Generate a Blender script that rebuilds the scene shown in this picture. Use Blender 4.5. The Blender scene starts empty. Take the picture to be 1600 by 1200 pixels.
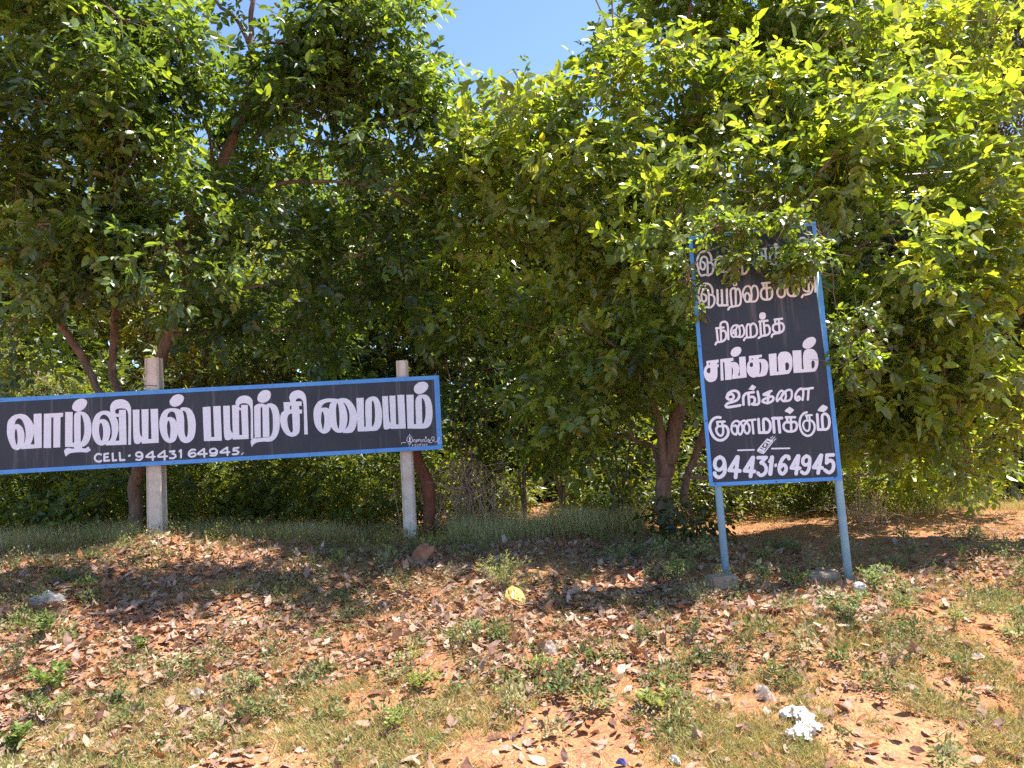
import bpy, math, random
import numpy as np
from mathutils import Matrix, Vector

# ------------------------------------------------------------------ camera, light, exposure
scene = bpy.context.scene
COL = scene.collection
F_PX, PITCH, ROLL = 1150.0, math.radians(4.5), math.radians(-3.5)
CAM = np.array([0.0, 0.0, 1.6])
cam_data = bpy.data.cameras.new('camera')
cam = bpy.data.objects.new('camera', cam_data)
COL.objects.link(cam)
cam.matrix_world = Matrix.Translation(CAM) @ Matrix.Rotation(math.pi/2+PITCH, 4, 'X') @ Matrix.Rotation(ROLL, 4, 'Z')
cam_data.sensor_width = 36.0
cam_data.lens = F_PX/1600*36
cam_data.clip_start = 0.05
cam_data.clip_end = 2000
scene.camera = cam

SUN_EL, SUN_AZ = 63.0, 83.0           # azimuth measured clockwise from +Y (the viewing direction)
world = bpy.data.worlds.new('World')
scene.world = world
world.use_nodes = True
wn = world.node_tree
bgn = wn.nodes['Background']
sky = wn.nodes.new('ShaderNodeTexSky')
sky.sky_type = 'NISHITA'
sky.sun_disc = False
sky.sun_elevation = math.radians(SUN_EL)
sky.sun_rotation = math.radians(SUN_AZ)
sky.air_density = 0.8
sky.dust_density = 0.25
sky.ozone_density = 3.0
wn.links.new(sky.outputs[0], bgn.inputs[0])
bgn.inputs[1].default_value = 0.12
sun_data = bpy.data.lights.new('sun', 'SUN')
sun_data.energy = 5.0
sun_data.angle = math.radians(0.53)
sun_data.color = (1.0, 0.94, 0.84)
sun = bpy.data.objects.new('sun', sun_data)
COL.objects.link(sun)
el, az = math.radians(SUN_EL), math.radians(SUN_AZ)
sdir = Vector((math.cos(el)*math.sin(az), math.cos(el)*math.cos(az), math.sin(el)))
sun.rotation_euler = sdir.to_track_quat('Z', 'Y').to_euler()
scene.view_settings.view_transform = 'Standard'
scene.view_settings.look = 'None'
scene.view_settings.exposure = 1.55
scene.view_settings.gamma = 1.0
scene.view_settings.use_curve_mapping = False
cy = scene.cycles
cy.max_bounces = 9; cy.diffuse_bounces = 5; cy.glossy_bounces = 2
cy.transmission_bounces = 7; cy.transparent_max_bounces = 4
cy.caustics_reflective = False; cy.caustics_refractive = False
cy.sample_clamp_indirect = 4.0
cy.use_denoising = False

# ------------------------------------------------------------------ helpers
rng = np.random.default_rng(7)
random.seed(5)
def _rx(a):
    c, s = math.cos(a), math.sin(a); return np.array([[1,0,0],[0,c,-s],[0,s,c]])
def _rz(a):
    c, s = math.cos(a), math.sin(a); return np.array([[c,-s,0],[s,c,0],[0,0,1]])
RC = _rx(math.pi/2+PITCH) @ _rz(ROLL)
def proj(p):
    q = (np.asarray(p)-CAM) @ RC
    return np.stack([800+F_PX*q[...,0]/-q[...,2], 600-F_PX*q[...,1]/-q[...,2]], -1)
def at(px, py, D):                      # the point of the scene seen there, D metres ahead
    d = RC @ np.array([(px-800)/F_PX, -(py-600)/F_PX, -1.0])
    return CAM + d*D/d[1]

def vnoise(x, y, s=1.0, seed=0):        # smooth value noise
    x = np.asarray(x, float)*s + seed*17.31; y = np.asarray(y, float)*s + seed*9.77
    xi, yi = np.floor(x), np.floor(y); fx, fy = x-xi, y-yi
    fx = fx*fx*(3-2*fx); fy = fy*fy*(3-2*fy)
    def h(a, b):
        v = np.sin(a*127.1+b*311.7+seed*74.7)*43758.5453
        return v-np.floor(v)
    return (h(xi,yi)*(1-fx)*(1-fy)+h(xi+1,yi)*fx*(1-fy)+h(xi,yi+1)*(1-fx)*fy+h(xi+1,yi+1)*fx*fy)

def ground(x, y):
    x = np.asarray(x, float); y = np.asarray(y, float)
    c = np.interp(x, [-9,-4,-1.2,1.5,2.6,6], [.85,.76,.58,.52,.44,.40])
    yc = np.interp(x, [-1.5,1.8], [8.0,6.6])
    t = np.clip((y-2.2)/(yc-2.2), 0, 1)
    z = c*t*t*(3-2*t)
    near = np.exp(-((y-7)/9)**2)
    z = z+(vnoise(x,y,.9,1)-.5)*.10*near+(vnoise(x,y,3.1,2)-.5)*.045*near+(vnoise(x,y,9,3)-.5)*.016*near
    z = z+.13*np.exp(-((x+3.55)**2/.16+(y-7.35)**2/.06))     # red earth mound
    return z
def gz(x, y): return float(ground(x, y))
def on_ground(px, py):                  # where the view ray meets the ground
    lo, hi = 2.5, 40.0
    for _ in range(50):
        m = (lo+hi)/2; p = at(px, py, m)
        if p[2] > gz(p[0], p[1]): lo = m
        else: hi = m
    p = at(px, py, lo); return Vector((p[0], p[1], gz(p[0], p[1])))

def tag(o, label=None, cat=None, group=None, kind=None):
    if label: o['label'] = label
    if cat: o['category'] = cat
    if group: o['group'] = group
    if kind: o['kind'] = kind
    return o
def empty(name, loc, rz=0):
    o = bpy.data.objects.new(name, None); COL.objects.link(o)
    o.location = loc; o.rotation_euler = (0,0,rz); o.empty_display_size = .1
    return o
def adopt(o, parent):
    if parent is not None:
        o.parent = parent
        o.matrix_parent_inverse = Matrix.Translation(-Vector(parent.location)) if parent.type == 'EMPTY' and not any(parent.rotation_euler) else parent.matrix_basis.inverted()
def link(name, me, m, parent=None):
    o = bpy.data.objects.new(name, me); COL.objects.link(o)
    if m is not None and not me.materials: me.materials.append(m)
    adopt(o, parent)
    return o
def mesh_np(name, V, tris, colors=None, smooth=False):
    """V (N,3), tris (M,3) -> mesh, colours per vertex"""
    V = np.ascontiguousarray(V, np.float32); T = np.ascontiguousarray(tris, np.int32)
    me = bpy.data.meshes.new(name)
    me.vertices.add(len(V)); me.vertices.foreach_set('co', V.ravel())
    me.loops.add(T.size); me.loops.foreach_set('vertex_index', T.ravel())
    me.polygons.add(len(T))
    me.polygons.foreach_set('loop_start', np.arange(0, T.size, 3, dtype=np.int32))
    me.polygons.foreach_set('use_smooth', np.full(len(T), smooth))
    me.update(calc_edges=True)
    if colors is not None:
        at_ = me.color_attributes.new('tint', 'FLOAT_COLOR', 'POINT')
        c = np.ones((len(V),4), np.float32); c[:,:3] = colors
        at_.data.foreach_set('color', c.ravel())
    return me
class MB:
    """collects shapes into one mesh"""
    def __init__(s): s.v = []; s.f = []
    def add(s, vs, fs):
        b = len(s.v); s.v += [tuple(map(float, v)) for v in vs]; s.f += [tuple(i+b for i in f) for f in fs]
    def box(s, c, u, v, w):             # centre and three half-extent vectors
        c, u, v, w = map(np.asarray, (c,u,v,w))
        P = [c+a*u+b*v+d*w for d in (-1,1) for b in (-1,1) for a in (-1,1)]
        s.add(P, [(0,2,3,1),(4,5,7,6),(0,1,5,4),(2,6,7,3),(0,4,6,2),(1,3,7,5)])
    def tube(s, pts, rad, n=8, cap=True):
        pts = [np.asarray(p, float) for p in pts]
        if np.isscalar(rad): rad = [rad]*len(pts)
        b = len(s.v); a0 = np.array([.31,.17,.93])
        for i, p in enumerate(pts):
            t = pts[min(i+1,len(pts)-1)]-pts[max(i-1,0)]; t = t/(np.linalg.norm(t)+1e-9)
            u = np.cross(t, a0 if abs(t[2]) < .95 else np.array([1,.1,0])); u /= np.linalg.norm(u); w = np.cross(t, u)
            for k in range(n):
                q = 2*math.pi*k/n
                s.v.append(tuple(p+rad[i]*(u*math.cos(q)+w*math.sin(q))))
        for i in range(len(pts)-1):
            for k in range(n):
                k2 = (k+1) % n
                s.f.append((b+i*n+k, b+i*n+k2, b+(i+1)*n+k2, b+(i+1)*n+k))
        if cap:
            s.f.append(tuple(b+k for k in range(n))[::-1]); s.f.append(tuple(b+(len(pts)-1)*n+k for k in range(n)))
    def build(s, name, m, parent=None, smooth=False, bevel=0):
        me = bpy.data.meshes.new(name); me.from_pydata(s.v, [], s.f); me.update()
        if smooth:
            for p in me.polygons: p.use_smooth = True
        o = link(name, me, m, parent)
        if bevel:
            md = o.modifiers.new('bevel', 'BEVEL'); md.width = bevel; md.segments = 2; md.limit_method = 'ANGLE'
        return o

# ------------------------------------------------------------------ materials
def mat(name):
    m = bpy.data.materials.new(name); m.use_nodes = True
    nt = m.node_tree; p = nt.nodes['Principled BSDF']
    return m, nt, p
def N(nt, kind, **kw):
    n = nt.nodes.new(kind)
    for k, v in kw.items():
        if k.startswith('i_'): n.inputs[k[2:].replace('_',' ')].default_value = v
        else: setattr(n, k, v)
    return n
def coords(nt, space='Object'):
    return N(nt, 'ShaderNodeTexCoord').outputs[space]
def mixc(nt, f, a, b, mode='MIX'):
    n = nt.nodes.new('ShaderNodeMix'); n.data_type = 'RGBA'; n.blend_type = mode
    for i, v in ((0,f),(6,a),(7,b)):
        if hasattr(v, 'links'): nt.links.new(v, n.inputs[i])
        elif i == 0: n.inputs[0].default_value = v
        else: n.inputs[i].default_value = (*v, 1)
    return n.outputs[2]
def ramp(nt, src, a, b, ca=(0,0,0), cb=(1,1,1)):
    n = nt.nodes.new('ShaderNodeValToRGB'); e = n.color_ramp.elements
    e[0].position = a; e[1].position = b; e[0].color = (*ca,1); e[1].color = (*cb,1)
    nt.links.new(src, n.inputs[0]); return n.outputs[0]
def bump(nt, p, h, strength=.4, dist=.02):
    b = N(nt, 'ShaderNodeBump'); b.inputs['Strength'].default_value = strength; b.inputs['Distance'].default_value = dist
    nt.links.new(h, b.inputs['Height']); nt.links.new(b.outputs[0], p.inputs['Normal'])
def noise(nt, vec, scale, detail=4, rough=.55):
    n = N(nt, 'ShaderNodeTexNoise'); n.inputs['Scale'].default_value = scale
    n.inputs['Detail'].default_value = detail; n.inputs['Roughness'].default_value = rough
    nt.links.new(vec, n.inputs['Vector']); return n.outputs['Fac']
def scaled(nt, vec, s):
    m = N(nt, 'ShaderNodeMapping'); m.inputs['Scale'].default_value = s
    nt.links.new(vec, m.inputs['Vector']); return m.outputs[0]

def leaf_material(name, trans=.45, rough=.34, spec=.5, tscale=(2.6,2.3,.55)):
    m, nt, p = mat(name)
    a = N(nt, 'ShaderNodeAttribute', attribute_name='tint')
    c = coords(nt)
    n = noise(nt, c, 60, 2)
    col = mixc(nt, n, a.outputs['Color'], a.outputs['Color'])
    dark = mixc(nt, ramp(nt, n, .35, .65), a.outputs['Color'], (0,0,0))
    g = nt.nodes.new('ShaderNodeMix'); g.data_type = 'RGBA'; g.blend_type = 'MULTIPLY'; g.inputs[0].default_value = 1
    nt.links.new(a.outputs['Color'], g.inputs[6])
    nt.links.new(ramp(nt, n, .3, .7, (.78,.78,.78), (1.15,1.15,1.15)), g.inputs[7])
    nt.nodes.remove(dark.node); nt.nodes.remove(col.node)
    nt.links.new(g.outputs[2], p.inputs['Base Color'])
    p.inputs['Roughness'].default_value = rough
    p.inputs['Specular IOR Level'].default_value = spec
    t = N(nt, 'ShaderNodeBsdfTranslucent')
    tc = nt.nodes.new('ShaderNodeMix'); tc.data_type = 'RGBA'; tc.blend_type = 'MULTIPLY'; tc.inputs[0].default_value = 1
    nt.links.new(g.outputs[2], tc.inputs[6]); tc.inputs[7].default_value = (*tscale, 1)
    nt.links.new(tc.outputs[2], t.inputs['Color'])
    mx = N(nt, 'ShaderNodeMixShader'); mx.inputs[0].default_value = trans
    nt.links.new(p.outputs[0], mx.inputs[1]); nt.links.new(t.outputs[0], mx.inputs[2])
    nt.links.new(mx.outputs[0], nt.nodes['Material Output'].inputs['Surface'])
    return m
M = {}
M['leaf'] = leaf_material('tree_leaf', .46, .30, .75, (3.35,2.75,.85))
M['fine_leaf'] = leaf_material('fine_leaf', .45, .4, .45, (3.2,2.5,.6))
M['grass'] = leaf_material('grass_blade', .35, .6, .25, (1.3,1.2,.8))
M['litter'] = leaf_material('dry_leaf', .12, .65, .25, (1.3,1.0,.7))

def bark_material(name, c1, c2):
    m, nt, p = mat(name); c = coords(nt)
    n = noise(nt, scaled(nt, c, (1,1,.25)), 22, 6, .65)
    nt.links.new(ramp(nt, n, .3, .7, c1, c2), p.inputs['Base Color'])
    p.inputs['Roughness'].default_value = .85
    bump(nt, p, n, .7, .02); return m
M['bark'] = bark_material('brown_bark', (.10,.065,.05), (.27,.18,.135))
M['twig'] = bark_material('twig_bark', (.13,.09,.06), (.28,.21,.15))
M['stake'] = bark_material('red_brown_wood', (.10,.035,.018), (.25,.095,.05))
M['straw'] = bark_material('dry_stem', (.25,.17,.11), (.45,.34,.24))

def soil_material():
    m, nt, p = mat('red_soil'); c = coords(nt)
    a = noise(nt, c, .9, 5); b = noise(nt, c, 14, 6, .7); d = noise(nt, c, 70, 4, .7)
    col = ramp(nt, a, .35, .65, (.42,.165,.065), (.57,.27,.125))
    col = mixc(nt, ramp(nt, b, .42, .62), col, (.25,.12,.065))
    col = mixc(nt, ramp(nt, d, .5, .75), col, (.56,.34,.20))
    nt.links.new(col, p.inputs['Base Color']); p.inputs['Roughness'].default_value = .95
    p.inputs['Specular IOR Level'].default_value = .15
    ad = N(nt, 'ShaderNodeMath', operation='ADD'); nt.links.new(b, ad.inputs[0]); nt.links.new(d, ad.inputs[1])
    bump(nt, p, ad.outputs[0], .9, .02); return m
M['soil'] = soil_material()

def paint_material(name, base, base2, rough=.5, streak=.5, dirt=(.3,.28,.26), spec=.4, sc=1.0):
    m, nt, p = mat(name); c = coords(nt)
    n = noise(nt, c, 3.5*sc, 5)
    col = ramp(nt, n, .35, .65, base, base2)
    st = noise(nt, scaled(nt, c, (11,11,.55)), 1.6, 5, .6)
    f = ramp(nt, st, .56, .80); ff = N(nt, 'ShaderNodeMath', operation='MULTIPLY'); ff.inputs[1].default_value = streak
    nt.links.new(f, ff.inputs[0])
    col = mixc(nt, ff.outputs[0], col, dirt)
    sp = noise(nt, c, 130*sc, 3, .6)
    col = mixc(nt, ramp(nt, sp, .62, .8), col, base2)
    nt.links.new(col, p.inputs['Base Color']); p.inputs['Roughness'].default_value = rough
    p.inputs['Specular IOR Level'].default_value = spec
    bump(nt, p, sp, .08, .003)
    return m
M['board'] = paint_material('slate_blue_paint', (.021,.029,.046), (.031,.040,.058), .45, .75, (.20,.20,.205), .35)
M['white'] = paint_material('white_sign_paint', (.76,.81,.90), (.80,.85,.93), .6, .25, (.58,.56,.6), .3, 3)
M['blue'] = paint_material('blue_frame_paint', (.06,.27,.68), (.085,.33,.75), .45, .3, (.25,.38,.6), .5, 2)
M['paleblue'] = paint_material('light_blue_pipe_paint', (.20,.41,.60), (.25,.46,.64), .4, .35, (.33,.40,.44), .5, 3)
def concrete_material(name, a=(.50,.45,.37), b=(.70,.64,.54), stain=(.26,.21,.16)):
    m, nt, p = mat(name); c = coords(nt)
    n = noise(nt, c, 9, 6, .65); d = noise(nt, c, 85, 4, .7)
    col = ramp(nt, n, .3, .7, a, b)
    col = mixc(nt, ramp(nt, d, .55, .75), col, stain)
    nt.links.new(col, p.inputs['Base Color']); p.inputs['Roughness'].default_value = .9
    bump(nt, p, d, .6, .006); return m
M['concrete'] = concrete_material('weathered_concrete')
M['footing'] = concrete_material('soil_stained_concrete', (.22,.15,.10), (.36,.30,.23), (.2,.10,.06))
M['stone'] = concrete_material('pale_stone', (.40,.40,.40), (.55,.54,.53), (.35,.33,.3))
M['darkstone'] = concrete_material('dark_stone', (.10,.08,.065), (.2,.16,.13), (.06,.05,.04))
M['mound'] = concrete_material('termite_earth', (.24,.10,.055), (.38,.18,.10), (.09,.045,.03))
def simple(name, col, rough=.5, **kw):
    m, nt, p = mat(name); c = coords(nt); n = noise(nt, c, 40, 4)
    nt.links.new(ramp(nt, n, .3, .7, tuple(v*.82 for v in col), tuple(min(1,v*1.12) for v in col)), p.inputs['Base Color'])
    p.inputs['Roughness'].default_value = rough
    for k, v in kw.items(): p.inputs[k.replace('_',' ')].default_value = v
    return m
M['rivet'] = simple('dark_nail', (.05,.07,.10), .4, Metallic=.6)
M['cloth'] = simple('white_plastic_rag', (.58,.56,.55), .5)
M['film'] = simple('clear_plastic_film', (.50,.50,.47), .25, Alpha=.38, Specular_IOR_Level=.9)
M['yellow'] = simple('yellow_plastic_film', (.62,.42,.10), .25, Alpha=.85, Specular_IOR_Level=.9)
M['orange'] = simple('orange_plastic_film', (.82,.40,.03), .3, Specular_IOR_Level=.8)
M['wire'] = simple('wire', (.42,.42,.42), .4, Metallic=.5)
M['navy'] = simple('navy_wrapper', (.06,.07,.26), .35)
M['flower'] = simple('dry_flower', (.62,.55,.42), .8)

# ------------------------------------------------------------------ ground
def make_ground():
    xs = np.unique(np.concatenate([-np.geomspace(9,400,22)[::-1], np.arange(-9,9.01,.085), np.geomspace(9,400,22)]))
    ys = np.unique(np.concatenate([-np.geomspace(1,300,14)[::-1], np.arange(-1,2.4,.3), np.arange(2.4,12,.07), np.geomspace(12,600,34)]))
    X, Y = np.meshgrid(xs, ys); Z = ground(X, Y)
    V = np.stack([X,Y,Z], -1).reshape(-1,3); nx = len(xs); ny = len(ys)
    i, j = np.meshgrid(np.arange(nx-1), np.arange(ny-1)); a = (j*nx+i).ravel()
    T = np.concatenate([np.stack([a,a+1,a+nx+1],1), np.stack([a,a+nx+1,a+nx],1)])
    o = link('ground', mesh_np('ground', V, T, smooth=True), M['soil'])
    return tag(o, kind='structure')
GROUND = make_ground()

# ------------------------------------------------------------------ sign lettering: outlines traced as paint on the boards
def smooth_loop(pts):
    n = len(pts); P = np.array([p[:2] for p in pts], float); corner = [len(p) > 2 for p in pts]
    out = []
    for i in range(n):
        p1, p2 = P[i], P[(i+1) % n]
        if corner[i] and corner[(i+1) % n]: out.append(p1); continue
        p0 = p1 if corner[i] else P[i-1]
        p3 = p2 if corner[(i+1) % n] else P[(i+2) % n]
        for t in np.linspace(0, 1, 7)[:-1]:
            out.append(.5*((2*p1)+(-p0+p2)*t+(2*p0-5*p1+4*p2-p3)*t*t+(-p0+3*p1-3*p2+p3)*t**3))
    return np.array(out)
def smooth_line(pts):
    P = np.array(pts, float); out = []
    for i in range(len(P)-1):
        p1, p2 = P[i], P[i+1]; p0 = P[max(i-1,0)]; p3 = P[min(i+2,len(P)-1)]
        for t in np.linspace(0, 1, 6)[:-1]:
            out.append(.5*((2*p1)+(-p0+p2)*t+(2*p0-5*p1+4*p2-p3)*t*t+(-p0+3*p1-3*p2+p3)*t**3))
    out.append(P[-1]); return np.array(out)
def seg_dist(Q, A, B):
    d = np.full(len(Q), 1e9)
    for a, b in zip(A, B):
        ab = b-a; t = np.clip(((Q-a)@ab)/(ab@ab+1e-12), 0, 1)
        r = Q-a-t[:,None]*ab; d = np.minimum(d, np.einsum('ij,ij->i', r, r))
    return np.sqrt(d)
def lettering(ops, step):
    """ops: ('+'|'-', 'P', loop) or ('+'|'-', 'S', line, width). Returns vertices (photo px) and faces of the painted area"""
    allp = np.concatenate([o[2] for o in ops if o[0] == '+'])
    x0, y0 = allp.min(0)-4; x1, y1 = allp.max(0)+4
    gx = np.arange(x0, x1, step); gy = np.arange(y0, y1, step)
    phi = np.full((len(gy), len(gx)), -3.0)
    for o in ops:
        pad = 2.0+(o[3]/2 if o[1] == 'S' else 0)
        a, b = o[2].min(0)-pad, o[2].max(0)+pad
        i0, i1 = np.searchsorted(gx, [a[0], b[0]]); j0, j1 = np.searchsorted(gy, [a[1], b[1]])
        X, Y = np.meshgrid(gx[i0:i1], gy[j0:j1]); Q = np.stack([X.ravel(), Y.ravel()], 1)
        if len(Q) == 0: continue
        if o[1] == 'P':
            A = o[2]; B = np.roll(A, -1, 0); d = seg_dist(Q, A, B)
            ins = np.zeros(len(Q), bool)
            for p, q in zip(A, B):
                if p[1] == q[1]: continue
                c = ((p[1] > Q[:,1]) != (q[1] > Q[:,1])) & (Q[:,0] < (q[0]-p[0])*(Q[:,1]-p[1])/(q[1]-p[1])+p[0])
                ins ^= c
            f = np.where(ins, d, -d)
        else:
            f = o[3]/2-seg_dist(Q, o[2][:-1], o[2][1:])
        f = np.maximum(f, -3).reshape(X.shape); s = phi[j0:j1, i0:i1]
        phi[j0:j1, i0:i1] = np.maximum(s, f) if o[0] == '+' else np.minimum(s, -f)
    phi[np.abs(phi) < 1e-4] = 1e-4
    V = []; Fc = []; vid = {}
    def vert(k, x, y):
        if k not in vid: vid[k] = len(V); V.append((x, y))
        return vid[k]
    ins = phi > 0
    full = ins[:-1,:-1] & ins[1:,:-1] & ins[:-1,1:] & ins[1:,1:]
    part = (ins[:-1,:-1] | ins[1:,:-1] | ins[:-1,1:] | ins[1:,1:]) & ~full
    for j in range(full.shape[0]):
        r = np.flatnonzero(np.diff(np.concatenate([[0], full[j].astype(int), [0]])))
        for a, b in zip(r[::2], r[1::2]):
            Fc.append((vert(('g',j,a), gx[a], gy[j]), vert(('g',j,b), gx[b], gy[j]), vert(('g',j+1,b), gx[b], gy[j+1]), vert(('g',j+1,a), gx[a], gy[j+1])))
    for j, i in zip(*np.nonzero(part)):
        cs = [(j,i),(j,i+1),(j+1,i+1),(j+1,i)]; poly = []
        for k in range(4):
            (ja, ia), (jb, ib) = cs[k], cs[(k+1) % 4]
            fa, fb = phi[ja,ia], phi[jb,ib]
            if fa > 0: poly.append(vert(('g',ja,ia), gx[ia], gy[ja]))
            if (fa > 0) != (fb > 0):
                t = fa/(fa-fb); key = ('e',)+tuple(sorted(((ja,ia),(jb,ib))))
                poly.append(vert(key, gx[ia]+(gx[ib]-gx[ia])*t, gy[ja]+(gy[jb]-gy[ja])*t))
        if len(poly) >= 3: Fc.append(tuple(poly))
    return np.array(V), Fc
class Draw:
    def __init__(s): s.ops = []; s.o = (0,0); s.k = 10
    def view(s, x, y, k): s.o = (x, y); s.k = k; return s
    def _m(s, P, d=(0,0)): return np.array([[s.o[0]+(p[0]+d[0])/s.k, s.o[1]+(p[1]+d[1])/s.k] for p in P])
    def P(s, txt, sign='+'):
        pts = []
        for w in txt.split():
            c = w.endswith('c'); x, y = w.rstrip('c').split(',')
            pts.append((float(x), float(y), 1) if c else (float(x), float(y)))
        s.ops.append((sign, 'P', smooth_loop([(*q, *(p[2:])) for q, p in zip(s._m(pts).tolist(), pts)]))); return s
    def H(s, txt): return s.P(txt, '-')
    def S(s, w, txt, sign='+', d=(0,0), straight=False):
        for part in txt.split('|'):
            pts = [tuple(map(float, q.split(','))) for q in part.split()]
            A = s._m(pts, d)
            s.ops.append((sign, 'S', smooth_line(A) if len(pts) > 2 and not straight else A, w/s.k))
        return s

class Board:
    """a rectangular board: corners given in metres (top left, top right, bottom right, bottom left)"""
    def __init__(s, c):
        s.c = np.array(c); s.tl = s.c[0]
        s.W = np.linalg.norm(s.c[1]-s.c[0]); s.H = np.linalg.norm(s.c[3]-s.c[0])
        s.u = (s.c[1]-s.c[0])/s.W; v = s.c[3]-s.c[0]; v -= s.u*(v@s.u); s.v = v/np.linalg.norm(v)
        s.n = np.cross(s.u, s.v); s.n = s.n if s.n[1] < 0 else -s.n
    def p(s, a, b, d=0): return s.tl+s.u*a+s.v*b+s.n*d
    def hit(s, px):                     # sight line of a photo point meets the board
        d = np.stack([(px[:,0]-800)/F_PX, -(px[:,1]-600)/F_PX, -np.ones(len(px))], 1) @ RC.T
        t = ((s.tl-CAM)@s.n)/(d@s.n); q = CAM+d*t[:,None]-s.tl
        return q@s.u, q@s.v
    def rail(s, a0, b0, a1, b1, d0, d1, name, m, parent):
        mb = MB(); c = s.p((a0+a1)/2, (b0+b1)/2, (d0+d1)/2)
        mb.box(c, s.u*(a1-a0)/2, s.v*(b1-b0)/2, s.n*(d1-d0)/2); return mb.build(name, m, parent, bevel=.002)
    def letters(s, name, dr, step, m, parent, d=.0022):
        V, Fc = lettering(dr.ops, step); a, b = s.hit(V)
        P = s.tl+a[:,None]*s.u+b[:,None]*s.v+s.n*d
        me = bpy.data.meshes.new(name); me.from_pydata(P.tolist(), [], Fc); me.update()
        return link(name, me, m, parent)

# ---- left board
ext = 0.10
cl = np.array([[-5.5053,7.8761,2.4055],[-.8023,8.126,2.3861],[-.8056,8.1239,1.5683],[-5.5086,7.874,1.5877]])
uL = (cl[1]-cl[0])/np.linalg.norm(cl[1]-cl[0])
cl[0] -= uL*ext; cl[3] -= uL*ext
BL = Board(cl)
sb = empty('sign_board', tuple(BL.p(BL.W/2, BL.H, -.02)))
tag(sb, 'long dark board with blue frame and large white Tamil lettering on two concrete posts', 'sign board')
fw = .046
BL.rail(fw, fw, BL.W-fw, BL.H-fw, -.012, 0, 'panel', M['board'], sb)
BL.rail(0, 0, BL.W, fw, -.014, .006, 'frame_rail', M['blue'], sb)
BL.rail(0, BL.H-fw, BL.W, BL.H, -.014, .006, 'frame_rail', M['blue'], sb)
BL.rail(0, fw, fw, BL.H-fw, -.014, .0055, 'frame_rail', M['blue'], sb)
BL.rail(BL.W-fw-.012, fw, BL.W, BL.H-fw, -.014, .0055, 'frame_rail', M['blue'], sb)
def nails(B, spots, parent, r=.006):
    for a, b in spots:
        mb = MB(); mb.tube([B.p(a,b,.004), B.p(a,b,.0095)], [r, r*.6], 6); mb.build('nail', M['rivet'], parent)
nails(BL, [(x, fw*.55) for x in np.arange(.12, BL.W, .36)]+[(x, BL.H-fw*.5) for x in np.arange(.12, BL.W, .36)]+[(BL.W-.03, .3), (BL.W-.03, .6)], sb)

d = Draw().view(0,600,10)
d.P('110,720 125,590 200,500 310,468 410,488 490,570 528,650c 528,468c 652,460c 655,998c 340,1018c 330,1008 290,1028 250,1030 190,995 140,890 115,800')
d.H('230,635c 250,570 300,537 350,570 385,650 403,750 400,850 372,950c 385,850 380,760 350,680 300,632 262,627').H('253,700 235,740 232,820 245,900 262,955 276,900 275,800 268,740').H('534,760c 541,944c 480,944c 510,870 528,800')
d.P('688,465c 990,450c 985,512c 948,515c 942,990c 835,994c 838,520c 803,520c 800,999c 682,1000c')
d.view(90,600,10)
d.P('120,437c 238,437c 234,918c 262,912c 258,600 264,480 300,442 370,430 450,460 505,540 530,660 525,790 490,900 430,965 378,985c 400,1005 440,1005 480,975c 522,1035c 460,1068 380,1065 280,1070 190,1085 130,1135c 105,1060 115,1020 160,998 220,1008 262,1012c 255,985c 118,982c')
d.H('362,485c 374,480 395,530 418,640 418,760 395,860 362,918c')
d.P('400,230 455,260 460,310 420,380 350,425 280,425 235,390 235,330 280,265 340,235')
d.P('540,720 550,590 600,480 690,425 780,420 830,440c 822,400 830,330 880,265 960,240 1040,245 1110,290 1145,370 1150,480 1148,948c 1105,950c 1108,600 1104,480 1086,410 1040,385 960,382 905,405 905,450 935,467 958,460c 962,405c 1068,402c 1080,948c 760,960c 755,940c 720,955 670,960 600,920 550,820')
d.H('655,560c 680,500 730,478 785,510 825,590 848,700 845,820 815,880 790,892c 815,820 825,720 800,610 750,558 695,548').H('680,605 655,640 650,740 665,830 690,890 710,830 712,720 700,640').H('910,512c 958,515c 966,886c 905,886c 930,820 953,720 950,640 935,560')
d.view(200,600,10)
d.P('75,402c 180,400c 182,700 195,790 222,830c 212,396c 322,393c 320,860c 368,858c 352,390c 470,388c 482,918c 215,932c 214,895c 175,932 130,935 98,905 85,820 82,700')
d.P('492,650 505,520 570,410 680,378 770,385 815,405c 825,370c 900,365 980,395 1040,500 1060,640 1045,790 1000,880 920,922 840,900 795,830 780,770c 765,830 730,895 650,920 570,880 515,780')
d.H('612,520c 630,460 680,430 730,450 752,520 760,600c 730,545 680,518 640,518').H('630,572 612,630 615,740 635,830 650,855 662,790 665,680 652,600').H('852,422c 880,420 915,470 935,600 938,740 925,820 910,830 890,790 880,700 880,560 868,470')
d.P('800,160 860,185 875,230 850,290 800,335 730,355 675,335 652,290 665,240 720,180')
d.view(310,600,10)
d.P('67,362c 190,352c 202,830c 250,828c 230,348c 347,342c 368,884c 88,892c')
d.P('387,342c 492,338c 497,650 505,720 538,775c 525,332c 585,328c 585,270 630,210 700,182 780,190 835,240 850,320 858,858c 820,860c 820,500 812,370 785,322 730,300 670,306 638,335 645,365 668,380c 668,328c 772,325c 788,858c 540,868c 538,845c 500,868 450,878 415,855 400,760 395,600').H('635,405c 668,412c 685,798c 640,798c')
d.view(380,590,10)
d.P('172,500 185,440 240,410 310,408 355,428c 400,404 470,410 530,460 565,560 572,700 560,830 520,930 460,985 400,1000 300,1000 210,1015 160,1050 138,1088c 118,1010 130,970 180,945c').H('272,500 285,470 300,490 308,936c 275,938c').H('403,458c 430,480 455,560 465,680 462,820 440,900 412,930c').H('182,938c 300,932c 410,928c 410,934c 300,940c 200,948c')
d.P('365,195 415,215 433,270 410,340 350,385 280,390 235,365 222,320 245,255 300,205')
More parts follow.
